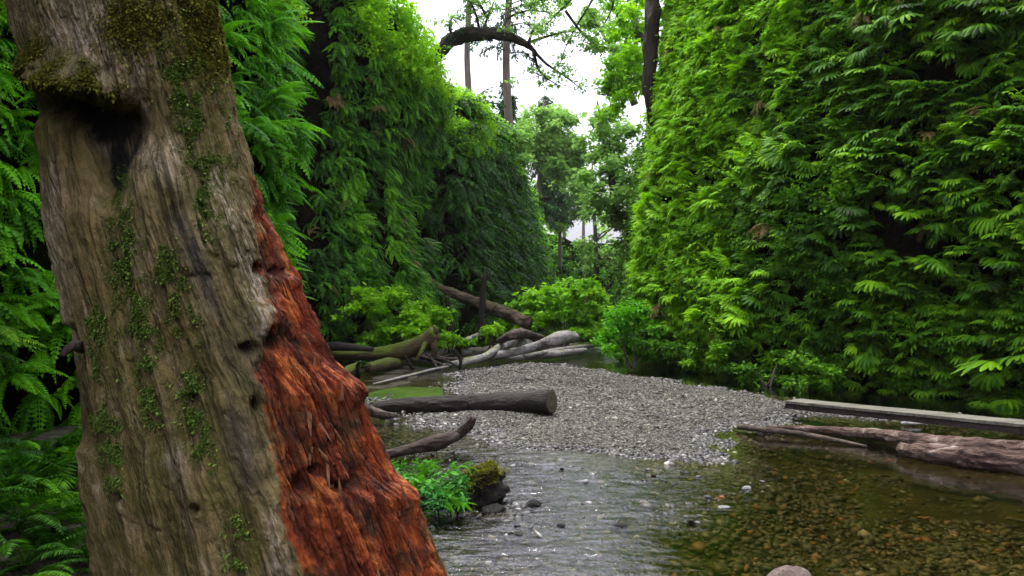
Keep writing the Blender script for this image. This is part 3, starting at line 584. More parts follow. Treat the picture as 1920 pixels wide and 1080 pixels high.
# right wall beyond the corner
g = GB(); pos, nr = rw.sample(2600, l_c, rw.at_y(70), .02, 1.)
leaf_cloud(g, pos+nr*.3, .35+.012*pos[:, 1], 70000, .17, .8, -.12)
tag(build(g, 'undergrowth', M['fern'], origin=np.zeros(3)), 'dark undergrowth on the receding right wall', None, None, 'stuff')

# left wall: hanging dark ferns in the recess, bright sword ferns on the near outcrop, lit edge on top painted by brighter leaf colours
lA, lB, lC, lD = lw.at_y(2.), lw.at_y(10.4), lw.at_y(28.), lw.at_y(80)
g = GB(); pos, nr = lw.sample(8600, lB-.3, lC+.5, .02, .97)
vs = fbm(np.column_stack([pos[:, :2].sum(1)*1.5+pos[:, 0], pos[:, 2]*.25, 0*pos[:, 0]]), 3, 91)       # ferns hang in vertical curtains
slit = (pos[:, 1] > 26.2) & (pos[:, 1] < 30.9) & (pos[:, 2] < 7.2)
keep = (vs+.5*clump(pos, .9, 92) > -.24) & ~slit; pos, nr, vs = pos[keep], nr[keep], vs[keep]
var = .75*vs+.5*clump(pos, 2.4, 13)+.02+.40*sm(6.6, 9, pos[:, 2])  # colours brighten with height, part of the painted lit rim
plants(g, HANG, pos, nr, (.68+.025*(pos[:, 1]-12)), var, .35)
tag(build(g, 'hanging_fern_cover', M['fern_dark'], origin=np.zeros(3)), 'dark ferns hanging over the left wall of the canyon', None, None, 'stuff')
g = GB(); pos, nr = lw.sample(1500, lC-.5, lw.at_y(50), .02, 1.); kk = (pos[:, 1] > 30.9) | (pos[:, 2] > 7.4); pos, nr = pos[kk], nr[kk]; var = .25*clump(pos, .5, 15)-.1
plants(g, HANGL, pos, nr, 1.5+0*pos[:, 0], var)
pos, nr = lw.sample(900, lw.at_y(38), lw.L[-1]-.5, .02, 1.); leaf_cloud(g, pos+nr*.4, np.full(len(pos), .6), 22000, .30, .8, .25)
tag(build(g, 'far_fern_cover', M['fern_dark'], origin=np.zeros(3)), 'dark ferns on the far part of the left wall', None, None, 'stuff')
g = GB(); pos, nr = lw.sample(900, lw.at_y(14.), lw.at_y(60), .76, 1.0); k = clump(pos, .9, 44)-.5*sm(6.5, 9, 9.6-(pos[:, 2]-0))*0 > -.02-.6*sm(8.3, 9.3, pos[:, 2]); pos, nr = pos[k], nr[k]
leaf_cloud(g, pos+nr*.35+np.array([0, 0, .15]), .34+.006*pos[:, 1], 70000, .11, .75, .38)  # raised lime tint paints the sunlight along the rim
tag(build(g, 'rim_foliage', M['lime'], origin=np.zeros(3)), 'bright leaves along the top of the left canyon wall', None, None, 'stuff')

def fern_things(protos, pos, nr, size, label_fn, group, mat, name='fern', vr=(-.2, .2)):
    mes = []
    for k, (V, Fs, A) in enumerate(protos):
        for v in (vr[0], 0, vr[1]): mes.append(mesh(name, V, Fs, np.clip(A+v, 0, 1), mat))
    n = len(pos); out = nr.copy(); out[:, 2] = out[:, 2]*.4+rng.normal(0, .12, n)
    Mx = frames(n, out)@euler(n, rng.normal(0, .2, n), rng.normal(0, .2, n), rng.normal(0, .5, n))
    first = bpy.data.objects.new(name, mes[0])
    import mathutils
    for i in range(n):
        o = first if i == 0 else first.copy()
        o.data = mes[int(rng.integers(0, len(mes)))]
        s = size*float(np.exp(rng.normal(0, .2))); mm = mathutils.Matrix([list(r_) for r_ in Mx[i]*s]).to_4x4(); mm.translation = pos[i]
        col.objects.link(o); o.matrix_basis = mm
        tag(o, label_fn(pos[i]), 'fern', group)
g = GB(); pos, nr = rw.sample(35, l_a, l_c, .1, .9); plants(g, HANG, pos+nr*.2, nr, .8+0*pos[:, 0], .1*clump(pos, 2, 2))
pos, nr = lw.sample(70, lw.at_y(5.5), lC, .1, .9); plants(g, HANG, pos+nr*.15, nr, .8+0*pos[:, 0], .1*clump(pos, 2, 2))
tag(build(g, 'dead_fronds', M['dead'], origin=np.zeros(3)), 'withered brown fronds caught among the green ferns', None, None, 'stuff')
# nearest ferns on the right wall
k = rng.permutation(len(near_pos)); sel = [i for i in k if near_pos[i, 0]/near_pos[i, 1] < .66 and near_pos[i, 2] < 6.2 and near_pos[i, 1] < 13.2][:130]
def lab(p):
    a = 'low' if p[2] < 1.6 else ('middling' if p[2] < 3.4 else 'high')
    return {'low': 'five-fingered fern drooping near the foot of the right wall, behind the plank', 'middling': 'five-fingered fern halfway up the near right canyon wall', 'high': 'five-fingered fern high on the near right canyon wall'}[a]
fern_things(FAN, near_pos[sel]+near_nr[sel]*.16, near_nr[sel], .82, lab, 'ferns on the near part of the right canyon wall', M['fern'])
# bright sword ferns on the left outcrop
pos, nr = lw.sample(120, lw.at_y(6.2), lB+.1, .12, .9); k = pos[:, 2] < 7.2; pos, nr = pos[k], nr[k]
fern_things(SWORD, pos+nr*.12, nr, .80, lambda p: 'bright sword fern on the left outcrop beside the leaning trunk', 'sword ferns on the left outcrop', M['fern_bright'])
pos, nr = lw.sample(60, lw.at_y(3.4), lw.at_y(6.2), .02, .50); nr = nr+np.array([[0, -.5, 0]]); nr /= np.linalg.norm(nr, axis=1, keepdims=True)
k = clump(pos, .9, 5) > -.3; pos, nr = pos[k], nr[k]
fern_things(SWORD, pos+nr*.05, nr, .85, lambda p: 'dark green sword fern in the shade left of the leaning trunk', 'sword ferns left of the leaning trunk', M['fern'], vr=(-.35, .05))  # leaf colours lowered, painting the shade left of the trunk
bp = np.column_stack([rng.uniform(-3.5, -2.0, 56), rng.uniform(3.5, 5.6, 56)]); bz = floor_h(bp); bp3 = np.column_stack([bp, bz]); bn_ = np.column_stack([rng.uniform(.2, 1, 56), -rng.uniform(.2, 1, 56), np.full(56, 1.2)]); bn_ /= np.linalg.norm(bn_, axis=1, keepdims=True)
fern_things(SWORD, bp3, bn_, .75, lambda p: 'dark sword fern on the bank low beside the foot of the leaning trunk', 'sword ferns on the bank left of the trunk', M['fern_dark'], vr=(-.15, .15))  # darker leaf colours paint the shade down on the bank
g = GB(); pos, nr = lw.sample(500, lw.at_y(3.4), lB+.6, .04, .98); plants(g, HANG, pos, nr, .9+0*pos[:, 0], -.35+.25*clump(pos, .8, 3))
pos, nr = lw.sample(900, lw.at_y(5.8), lB+.6, .04, .98); plants(g, HANG+SWORD[:1], pos, nr, .72+0*pos[:, 0], .25+.35*clump(pos, 1.2, 33))
tag(build(g, 'background_fern_cover', M['fern_bright'], origin=np.zeros(3)), 'dark ferns between the sword ferns of the left outcrop', None, None, 'stuff')

# ------------------------------------------------------------------ the leaning foreground trunk
def interp(tab, y): a = np.array(tab, float); return np.interp(y, a[:, 0], a[:, 1])
RT = [(-220, 372), (0, 402), (60, 412), (130, 425), (250, 450), (320, 470), (400, 505), (500, 545), (560, 568), (620, 600), (680, 635), (716, 668), (740, 684), (770, 690), (850, 722), (900, 750), (935, 784), (1000, 806), (1080, 838), (1310, 930), (1380, 960)]
LT = [(-220, -60), (0, 4), (100, 30), (200, 60), (300, 66), (400, 75), (500, 95), (600, 115), (700, 125), (850, 140), (1000, 155), (1080, 170), (1310, 190), (1380, 170)]
D0 = 3.2; rows = np.arange(-220, 1381, 2.); nth = 720
# more angular samples on the camera side
th = np.concatenate([np.linspace(0, np.pi, 560, endpoint=False), np.linspace(np.pi, 2*np.pi, 160, endpoint=False)])
TH, PY = np.meshgrid(th, rows); nth = len(th)
lx, rx = interp(LT, PY), interp(RT, PY); cx, hw = (lx+rx)/2, (rx-lx)/2*.985
U = cx+hw*np.cos(TH)                            # photograph column of each surface point (front side)
front = np.sin(TH)
k_ = D0/F; X0 = (U-CX)*k_; Y0 = D0-.85*hw*k_*front; Z0 = H+(HY-PY)*k_
ang = np.stack([np.cos(TH)*2.2, np.sin(TH)*2.2, Z0*.45], -1)
bnd = np.interp(PY, [-220, 240, 330, 500, 620, 700, 800, 1000, 1080, 1380], [540, 480, 470, 500, 505, 482, 512, 530, 560, 600])+14*fbm(np.stack([PY*.03, 0*PY, 0*PY], -1), 3, 2)
red = (U > bnd) & (front > -.35)
def blob(x, y, a, b, rot=0.):
    c, s = math.cos(R(rot)), math.sin(R(rot)); dx, dy = U-x, PY-y; return np.exp(-(((dx*c+dy*s)/a)**2+((-dx*s+dy*c)/b)**2))*(front > -.1)
wob = 22*fbm(np.stack([U*.012, PY*.006, 0*U], -1), 3, 61)
fl = fbm(ang*np.array([2.2, 2.2, .5]), 4, 11); fine = fbm(np.stack([np.cos(TH)*16, np.sin(TH)*16, Z0*2.4+0*TH], -1)+fl[..., None]*1.2, 4, 12); lump = fbm(np.stack([X0*5, Y0*5, Z0*4], -1), 4, 13)
rough3 = fbm(np.stack([X0*18, Y0*18, Z0*12], -1), 4, 14)
fiss = fbm(np.stack([np.cos(TH)*7, np.sin(TH)*7, Z0*.9], -1)+lump[..., None]*.4, 3, 19)
dsp = .05*fl+.026*fine+.026*lump+.016*rough3-.013*np.exp(-(fiss/.07)**2)
redf = sm(-16, 26, U-bnd)*(front > -.35)
fl2 = fbm(np.stack([np.cos(TH)*9, np.sin(TH)*9, Z0*1.1], -1)+lump[..., None]*.5, 4, 15)
fibre = fbm(np.stack([np.cos(TH)*38, np.sin(TH)*38, Z0*3.2], -1)+lump[..., None]*1.5, 3, 23)
dsp += redf*(-.016+.045*fl2-.03*np.abs(fl2)+.012*rough3+.022*fibre-.03*np.exp(-(fbm(np.stack([np.cos(TH)*11, np.sin(TH)*11, Z0*1.3], -1), 3, 27)/.08)**2))
# knot and hollow
kn_ = 1+.9*lump+.5*rough3
dsp += kn_*(.20*blob(100, 134, 40, 24, 10)+.13*blob(150, 138, 34, 28, 30)+.09*blob(188, 168, 20, 18, 50))+.05*blob(300, 320, 45, 60)
cav = np.clip(blob(195, 262, 66, 46, 40)*1.8+blob(105, 205, 50, 22, 20)*1.3+blob(190, 330, 34, 60, -8)*1.3+blob(255, 245, 40, 45)*1.1, 0, 1.15)
dsp -= .15*cav
holes = [(356, 745, 12, 14), (575, 912, 24, 20), (494, 508, 13, 11), (532, 512, 13, 10), (520, 640, 24, 22), (470, 655, 20, 12), (222, 930, 10, 8), (365, 955, 8, 8), (640, 830, 10, 8), (480, 760, 9, 14), (600, 885, 16, 10), (690, 905, 12, 22), (690, 640, 1, 1), (655, 915, 34, 10)]
hol = np.zeros_like(U)
for x, y, a, b in holes: hol = np.maximum(hol, blob(x, y, a, b))
dsp -= .06*hol
crack = np.exp(-((U-(128+.14*(PY-620)))/11)**2)*sm(600, 640, PY)*(1-sm(820, 850, PY))*(front > -.1); dsp -= .10*crack
dark_g = np.exp(-((U-(310+.55*(PY-340)+wob*.3))/26)**2)*sm(340, 400, PY)*(1-sm(600, 660, PY)); dsp -= .012*dark_g
# bulges on the red side
dsp += .05*blob(655, 725, 40, 26)+.05*blob(760, 925, 40, 28)+.04*blob(520, 590, 45, 60)+.05*blob(585, 760, 30, 90, -20)
Y = Y0-np.sin(TH)*dsp*.9; Yp = np.minimum(Y, D0)       # keep every surface point at its own place however far it bulges
X = (U+np.cos(TH)*dsp/k_-CX)/F*Yp; Z = H+(HY-PY-.12*dsp/k_)/F*Yp
# which wood it is, plus a mask of shade painted into the hollows
def band(x0, sl, wd, y0, y1): return np.exp(-((U-(x0+sl*(PY-y0)+wob))/wd)**2)*sm(y0-30, y0+30, PY)*(1-sm(y1-40, y1+40, PY))
char = np.clip(.85*band(325, .40, 20, 390, 590)+.8*band(440, .18, 30, 760, 930)+.6*band(470, .1, 24, 600, 720)+.35*band(250, .25, 18, 600, 1000)+.3*blob(420, 650, 50, 80, -25), 0, 1)
moss = .55*blob(420, 20, 70, 90)+.45*blob(370, 60, 60, 120)+.42*blob(250, 40, 50, 60)+.7*blob(110, 120, 90, 36, 15)+.30*band(330, .22, 34, 0, 700)+.30*band(215, .12, 50, 330, 1000)+.35*band(360, .2, 30, 620, 1080)+.25*band(40, .1, 40, -200, 300)+.12*lump-.5*redf
pale = np.clip(blob(150, 70, 80, 80)+band(395, .3, 22, 300, 640)+.7*blob(240, 110, 60, 40)+.5*band(90, .08, 22, 330, 640)+.6*blob(300, 300, 40, 40)+.8*blob(325, 865, 20, 30)+.8*band(505, .15, 18, 950, 1090), 0, 1)*(1-redf)
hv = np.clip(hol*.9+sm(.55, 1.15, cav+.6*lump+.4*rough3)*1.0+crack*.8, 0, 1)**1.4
nr_, nc_ = X.shape; idx = np.arange(nr_*nc_).reshape(nr_, nc_); Q = np.stack([idx[:-1], np.roll(idx[:-1], -1, 1), np.roll(idx[1:], -1, 1), idx[1:]], -1).reshape(-1, 4)
V = np.stack([X, Y, Z], -1).reshape(-1, 3); rf = red.reshape(-1); base = np.array([-.55, D0, 0.])
fr_ = rf[Q].mean(1) > .5
troot = thing('leaning_tree_trunk', base, 'huge leaning dead trunk with mossy grey bark and red heartwood, foreground left', 'tree trunk')
rm = 1/(1+np.exp(-(U-bnd-4)/17.)); rm = rm*(front > -.35)
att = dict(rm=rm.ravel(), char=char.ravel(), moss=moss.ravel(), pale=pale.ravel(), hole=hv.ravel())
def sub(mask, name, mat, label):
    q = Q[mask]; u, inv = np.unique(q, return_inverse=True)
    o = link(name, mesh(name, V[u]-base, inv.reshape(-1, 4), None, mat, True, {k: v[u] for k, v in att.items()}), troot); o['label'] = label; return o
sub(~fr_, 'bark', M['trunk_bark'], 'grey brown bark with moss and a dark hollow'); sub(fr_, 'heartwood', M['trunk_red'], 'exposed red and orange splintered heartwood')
# moss tufts: tiny blades on the mossy places
NRM = np.cross(np.gradient(np.stack([X, Y, Z], -1), axis=1), np.gradient(np.stack([X, Y, Z], -1), axis=0)); NRM /= np.linalg.norm(NRM, axis=-1, keepdims=True)+1e-9
if NRM[400, 280, 1] > 0: NRM = -NRM
def tufts(prob, n, size, name, mat, droop=.5, label=None):
    pr = np.clip(prob, 0, None).ravel(); pr = pr*(hw.ravel()); pr /= pr.sum(); k = rng.choice(len(pr), n, p=pr)
    p = V[k]+rng.normal(0, .005, (n, 3)); nn = NRM.reshape(-1, 3)[k]; out = nn+rng.normal(0, .5, (n, 3)); out[:, 2] -= droop
    Mx = frames(n, out)*(size*np.exp(rng.normal(0, .35, n)))[:, None, None]
    g = GB(); g.inst(LEAF2, Mx, p-nn*.004, rng.normal(0, .22, n)); o = build(g, name, mat, troot); o['label'] = label; o['kind'] = 'stuff'; return o
fr2 = (front > -.2)
tufts(((blob(112, 120, 52, 20, 14)+.9*blob(160, 140, 26, 22)+.9*blob(192, 172, 18, 22))*np.clip(.55+2.2*lump+1.2*rough3, 0, 1.6)+.5*blob(405, 30, 40, 70)+.25*blob(250, 45, 40, 40))*fr2, 110000, .0085, 'moss', M['moss_tuft'], .9, 'olive moss hanging over the knot and the upper edge')
gm = np.zeros_like(U)
for x0, sl, wd, y0, y1 in [(330, .2, 16, 30, 330), (215, .12, 14, 340, 600), (185, .1, 8, 560, 700), (205, .06, 9, 760, 900), (275, .05, 10, 620, 800), (345, .18, 12, 690, 860), (440, .05, 9, 980, 1070), (365, .25, 9, 330, 460), (300, .3, 12, 450, 560), (340, 0, 10, 560, 640)]: gm += band(x0, sl, wd*2., y0, y1)
gm *= (fbm(np.stack([U*.07, PY*.05, 0*U], -1), 3, 71) > .04)
tufts(gm*fr2, 42000, .0078, 'green_moss', M['moss_green'], .3, 'small bright green moss patches running down the bark')
# broken splinters and stubs
spl = wood_mat('splinter_wood', [(.3, (.12, .035, .012)), (.7, (.32, .16, .08))], 12, (1, 1, .3), .005)
cand = np.where((redf.ravel() > .5) & (front.ravel() > .1) & (PY.ravel() > 520) & (PY.ravel() < 1100))[0]
for i in range(30):
    k = rng.choice(cand); p = V[k]; nn = NRM.reshape(-1, 3)[k]; g = GB()
    L_ = rng.uniform(.03, .10); d = np.array([.35, 0, -1.])*rng.choice([-1, 1])+nn*rng.uniform(.15, .5); d /= np.linalg.norm(d)
    tube(g, np.array([p-d*.02-nn*.01, p+d*L_*.5, p+d*L_]), [rng.uniform(.006, .012), .006, .001], 6); build(g, 'splinter', spl, troot)
g = GB(); a = P(172, 648, 2.95)
tube(g, catmull([P(160, 652, 3.1), P(140, 648, 2.95), P(118, 664, 2.85)], .01), np.linspace(.03, .012, len(catmull([P(160, 652, 3.1), P(140, 648, 2.95), P(118, 664, 2.85)], .01))), 10, .3, 3)
build(g, 'branch_stub', M['drift_brown'], troot, True)

# ------------------------------------------------------------------ logs, planks and driftwood
def log(name, ctrl, rads, mat, label, cat, seg=28, rough=.08, seed=0, group=None, step=.04, cutface=None, flat=1.0, stubs=None, nscale=2.2):
    c = np.array(ctrl, float); pth = catmull(c, step); s = np.linspace(0, 1, len(pth)); rad = np.interp(s, np.linspace(0, 1, len(rads)), rads)
    org = np.array([pth[:, 0].mean(), pth[:, 1].mean(), pth[:, 2].min()-max(rads)])
    g = GB(); tube(g, pth, rad, seg, rough, seed, nscale=nscale, flat=flat)
    if cutface is None and not stubs:
        o = build(g, name, mat, None, True, org); return tag(o, label, cat, group)
    t_ = thing(name, org, label, cat, group); build(g, 'bark', mat, t_, True)
    if cutface:
        e = pth[-1]; T = pth[-1]-pth[-3]; T /= np.linalg.norm(T); A = np.cross(T, [0, 0, 1]); A /= np.linalg.norm(A); B = np.cross(A, T)
        th_ = np.linspace(0, 2*np.pi, 24, endpoint=False); rr = rads[-1]*.93
        g = GB(); vv = []
        for q_, (f_, dz) in enumerate([(1, -.01), (.95, .006), (.5, .008)]): vv.append(e+T*dz+(np.cos(th_)[:, None]*A+np.sin(th_)[:, None]*B)*rr*f_)
        vv.append((e+T*.009)[None]); VV = np.vstack(vv); i = np.arange(24); j = (i+1) % 24
        g.add(VV, np.vstack([np.stack([i, j, j+24, i+24], -1), np.stack([i+24, j+24, j+48, i+48], -1)])); g.f.append(np.stack([i+48, j+48, np.full(24, 72)], -1))
        build(g, 'cut_end', cutface, t_)
    if stubs:
        for st in stubs:
            g = GB(); q = catmull(np.array(st[0], float), .02); tube(g, q, np.linspace(st[1], st[2], len(q)), 10, .2, 5); build(g, 'branch', mat, t_, True)
    return t_
def gz(px, py, z, d=None):                  # a point of height z seen at (px, py)
    return G(px, py, z)
r0 = .135
log('sawn_log', [P(706, 765, 11.0), P(770, 760, 10.75), P(820, 760, 10.6), P(930, 757, 10.2), P(1034, 753, 9.8)], [.085, .11, .13, .14, .15], M['wet_log'], 'dark wet log with a sawn round end lying on the gravel bar', 'log', 56, .09, 1, nscale=3., cutface=M['cut'],
    stubs=[([G(880, 762, .13), G(876, 752, .2)], .02, .008)])
log('broken_branch', [P(655, 762, 8.6), G(690, 770, .14), G(720, 778, .10), G(742, 779, .05)], [.10, .085, .07, .03], M['drift_brown'], 'short thick broken branch poking out from behind the leaning trunk', 'branch', 20, .12, 4)
log('driftwood_branch', [G(700, 858, .03), G(745, 848, .06), G(790, 836, .10), G(830, 826, .15), G(858, 815, .17), G(878, 800, .26), G(888, 782, .36)], [.045, .045, .05, .075, .06, .05, .03], M['drift_brown'], 'bent brown driftwood branch lying in the shallow riffle', 'branch', 36, .25, 6, nscale=3.)
# plank: a long squared beam
def beam(name, a, b, wdt, hgt, mats, label, cat):
    a, b = np.array(a), np.array(b); T = (b-a)/np.linalg.norm(b-a); S = np.cross(T, [0, 0, 1.]); S /= np.linalg.norm(S); U_ = np.cross(S, T)
    n = 60; t_ = np.linspace(0, 1, n); c = a+(b-a)*t_[:, None]; prof = [(-1, -1), (-1, .92), (-.94, 1), (0, 1.0), (.94, 1), (1, .92), (1, -1), (0, -1)]
    org = (a+b)/2; org[2] = min(a[2], b[2])-hgt/2; root = thing(name, org, label, cat)
    def part(nm, pr, mat, inset):
        g = GB(); V = np.concatenate([c+S*(x*wdt/2*inset)+U_*(y) for x, y in pr]); V = V.reshape(len(pr), n, 3).transpose(1, 0, 2).copy()
        V += fbm(V*np.array([2., 2., 2.]), 3, 4)[..., None]*np.array([0, .012, .008]); V[0] += fbm(V[0]*9, 2, 4)[:, None]*.05*T; m_ = len(pr); i_ = np.arange(n*m_).reshape(n, m_)
        g.add(V.reshape(-1, 3), np.stack([i_[:-1], np.roll(i_[:-1], -1, 1), np.roll(i_[1:], -1, 1), i_[1:]], -1).reshape(-1, 4)); g.f.append(i_[0][None]); g.f.append(i_[-1][::-1][None]); return build(g, nm, mat, root)
    h2 = hgt/2
    part('board', [(-1, h2*.35), (-1, h2*.94), (-.97, h2), (-.3, h2), (.3, h2), (.97, h2), (1, h2*.94), (1, h2*.35)], mats[0], 1)
    part('beam', [(-1, -h2), (-1, h2*.34), (1, h2*.34), (1, -h2)], mats[1], .93); return root
beam('plank', G(1488, 757, .19), G(2150, 824, .24), .34, .10, (M['plank'], M['plank_dark']), 'long weathered plank lying beside the water at the foot of the right wall', 'plank')
log('long_log', [G(1440, 800, .05), G(1520, 805, .07), G(1640, 815, .09), G(1760, 832, .12), G(1900, 845, .15), G(2080, 868, .17)], [.015, .045, .065, .08, .09, .10], M['pink_log'], 'long pinkish tapering log floating in front of the plank', 'log', 56, .20, 8, nscale=4.)
log('stubby_log', [G(1692, 842, .07), G(1720, 848, .075), G(1800, 856, .085), G(1900, 866, .09), G(2100, 884, .10)], [.06, .09, .095, .10, .11], M['pink_log'], 'thick split log with a broken end against the long pinkish log', 'log', 56, .30, 11, nscale=3.6)
log('driftwood_stick', [G(1385, 800, .05), G(1430, 805, .07), G(1490, 812, .06), G(1560, 824, .04), G(1625, 837, .01)], [.03, .035, .03, .025, .012], M['drift_brown'], 'thin crooked grey stick at the thin end of the long log', 'stick', 12, .15, 13)
# bleached log pile
log('bleached_log', [G(826, 686, .05), G(900, 672, .16), G(960, 661, .28), G(1010, 648, .44), G(1040, 637, .60), G(1062, 631, .66), G(1076, 633, .62)], [.04, .075, .09, .095, .11, .15, .13], M['pale_log'], 'long bleached log with a knobbly raised end, foremost in the pile', 'log', 24, .12, 21, step=.08)
log('bleached_log', [G(858, 684, .06), G(905, 670, .22), G(940, 652, .36), G(962, 643, .46), G(990, 645, .40), G(1000, 652, .25)], [.05, .08, .11, .13, .10, .04], M['pale_log'], 'humped bleached log behind the longest one of the pile', 'log', 24, .14, 23, step=.08)
log('fallen_pole', [G(955, 673, .07), G(1010, 667, .12), G(1060, 662, .14), G(1098, 657, .14)], [.06, .09, .09, .07], M['pale_log'], 'grey pole lying lowest in front of the log pile at the water', 'log', 14, .08, 25, step=.1)
log('fallen_pole', [G(985, 668, .16), G(1040, 658, .2), G(1080, 652, .2), G(1130, 645, .2)], [.05, .07, .07, .05], M['pale_log'], 'thin grey pole behind the lowest one, reaching towards the right bank', 'log', 14, .08, 27, step=.1)
log('fallen_pole', [G(1070, 638, .2), G(1100, 638, .2), G(1135, 640, .2)], [.05, .06, .05], M['pale_log'], 'short thin pole right of the knobbly log end', 'log', 12, .08, 29, step=.1)
log('driftwood_branch', [G(868, 640, .15), G(885, 634, .2), G(899, 630, .3)], [.06, .10, .12], M['pale_log'], 'small pale broken branch between the two bushes', 'branch', 12, .1, 31, step=.08)
log('broken_log', [G(935, 640, .5), G(962, 628, .7), G(985, 626, .65), G(1020, 634, .5)], [.07, .12, .12, .06], M['drift_brown'], 'dark broken log on top behind the bleached logs', 'log', 12, .2, 33, step=.1)
log('mossy_log', [P(560, 672, 17), P(640, 667, 17), P(700, 664, 17), P(760, 656, 17), P(795, 641, 16.9), P(817, 624, 16.8)], [.10, .11, .12, .15, .19, .16], M['mossy_log'], 'mossy log with an upturned broken root end beneath the left bush', 'log', 26, .18, 35, step=.08,
    stubs=[([P(812, 636, 16.8), P(815, 655, 16.7), P(812, 668, 16.7)], .10, .05), ([P(815, 626, 16.8), P(818, 618, 16.75), P(812, 610, 16.75)], .08, .03), ([P(800, 640, 16.8), P(790, 660, 16.6), P(780, 676, 16.6)], .07, .03)])
log('mossy_log', [G(590, 652, .45), G(640, 650, .5), G(700, 655, .45)], [.09, .10, .05], M['wet_log'], 'dark log behind the mossy log at the trunk', 'log', 18, .14, 37, step=.1)
log('mossy_log', [G(690, 690, .12), G(720, 683, .16), G(750, 680, .13)], [.1, .13, .1], M['mossy_log'], 'short rounded mossy log at the edge of the left pool', 'log', 18, .12, 39, step=.06)
log('mossy_log', [G(630, 712, .03), G(655, 694, .14), G(672, 684, .2)], [.06, .1, .06], M['mossy_log'], 'small mossy stump leaning beside the trunk edge', 'log', 14, .15, 41, step=.06)
log('stick', [G(700, 720, .03), G(760, 706, .03), G(815, 692, .04), G(840, 688, .05)], [.015, .03, .03, .03], M['pale_log'], 'thin pale stick across the shallow water left of the bar', 'stick', 8, .1, 43, step=.1)
for i, (a, b, rr) in enumerate([((775, 690, .02), (760, 668, .35), .03), ((790, 672, .1), (862, 688, .1), .035), ((800, 664, .2), (868, 672, .2), .04), ((862, 690, .05), (852, 655, .6), .035), ((820, 690, .05), (800, 664, .3), .03), ((672, 700, .03), (676, 678, .3), .05), ((740, 668, .2), (830, 684, .1), .04), ((770, 676, .1), (848, 664, .2), .03), ((700, 676, .1), (780, 684, .1), .03)]):
    a_, b_ = G(*a), G(*b); m_ = (a_+b_)/2+rng.normal(0, .05, 3)
    where = ['upright in the water below the upturned root', 'lowest under the upturned root', 'just right of the upturned root', 'standing at the left tip of the bleached log', 'leaning under the upturned root', 'dark and upright near the trunk edge', 'crossing under the mossy log', 'sloping up towards the left bush', 'nearly flat in front of the mossy log'][i]
    log('dead_stick', [a_, m_, b_], [rr, rr, rr*.6], M['wet_log'] if i % 2 else M['drift_brown'], 'thin dark stick '+where, 'stick', 8, .1, 50+i, 'sticks heaped under the mossy log', .08)
# fallen trunk across the back and the dead upright snag
log('fallen_tree', [P(800, 530, 24.8), P(838, 546, 24), P(880, 562, 23.2), P(925, 578, 22.2), P(990, 606, 21)], [.10, .13, .15, .17, .17], M['fallen'], 'brown fallen trunk sloping down to the right behind the bushes', 'log', 32, .25, 61, step=.1, nscale=3.)
log('dead_snag', [P(903, 640, 21.5), P(904, 590, 21.5), P(906, 540, 21.5), P(910, 508, 21.6)], [.10, .09, .08, .03], M['bark_dark'], 'dark upright dead snag in front of the fallen trunk', 'dead tree', 12, .15, 63, step=.15,
    stubs=[([P(906, 525, 21.5), P(896, 515, 21.4), P(884, 505, 21.3), P(870, 487, 21.2)], .03, .01), ([P(907, 530, 21.5), P(918, 520, 21.4), P(930, 512, 21.3)], .025, .008), ([P(905, 600, 21.5), P(920, 585, 21.3), P(932, 572, 21.2)], .03, .01)])
log('dead_snag', [P(846, 640, 23), P(842, 590, 23), P(838, 556, 23)], [.11, .09, .07], M['bark_dark'], 'short grey dead stem under the upper end of the fallen trunk', 'dead tree', 12, .12, 67, step=.15)

# stones of their own
def stone(name, p, s, mat, label, seed, sq=(1, 1, .6)):
    n_ = 20; a, b = np.meshgrid(np.linspace(0, 2*np.pi, n_, endpoint=False), np.linspace(.02, np.pi-.02, 14)); v = np.stack([np.cos(a)*np.sin(b), np.sin(a)*np.sin(b), np.cos(b)], -1)
    v = v*(1+.35*fbm(v*1.3+seed, 3, seed))[..., None]*np.array(sq)*s; i_ = np.arange(14*n_).reshape(14, n_); g = GB()
    g.add((v+p).reshape(-1, 3), np.stack([i_[:-1], i_[1:], np.roll(i_[1:], -1, 1), np.roll(i_[:-1], -1, 1)], -1).reshape(-1, 4))
    g.f.append(i_[0][None]); g.f.append(i_[-1][::-1][None]); return tag(build(g, name, mat, None, True), label, 'stone')
def rockm(n_, a, b, rough=.6): return wood_mat(n_, [(.3, a), (.7, b)], 9, (1, 1, 1), .02, rough)
rk_d = rockm('wet_stone', (.015, .014, .012), (.05, .047, .04), .35); rk_p = rockm('pink_stone', (.16, .11, .09), (.36, .28, .24)); rk_g = rockm('pale_stone', (.2, .2, .19), (.5, .5, .47))
stone('stone', G(1482, 1092, .02), .11, rk_p, 'pinkish stone at the bottom edge, rising out of the clear pool', 2, (1.1, .8, .7))
stone('stone', G(1160, 988, -.015), .05, rk_d, 'dark wet stone at the right edge of the riffle', 3, (1.3, .8, .5))
stone('stone', G(1052, 986, .0), .03, rk_d, 'small dark stone in the middle of the riffle', 4)
stone('stone', G(928, 955, .0), .07, rk_d, 'dark flat stone just in front of the mossy boulder', 5, (1.3, 1, .45))
stone('stone', G(1400, 916, .0), .035, rk_g, 'pale stone alone in the pool below the gravel tip', 6)
stone('stone', G(1355, 952, -.01), .05, rk_g, 'flat pale stone at the outer tip of the riffle', 7, (1.2, 1, .3))
stone('stone', G(1000, 946, .0), .055, rk_d, 'small mossy stone in the riffle right of the boulder', 8)
stone('stone', G(1710, 793, .03), .08, rk_g, 'pale flat stone in the shade under the plank', 9, (1.5, .8, .35))
stone('stone', G(1432, 812, .02), .06, rk_g, 'light stone at the thin stick by the pool', 10, (1.3, .8, .5))
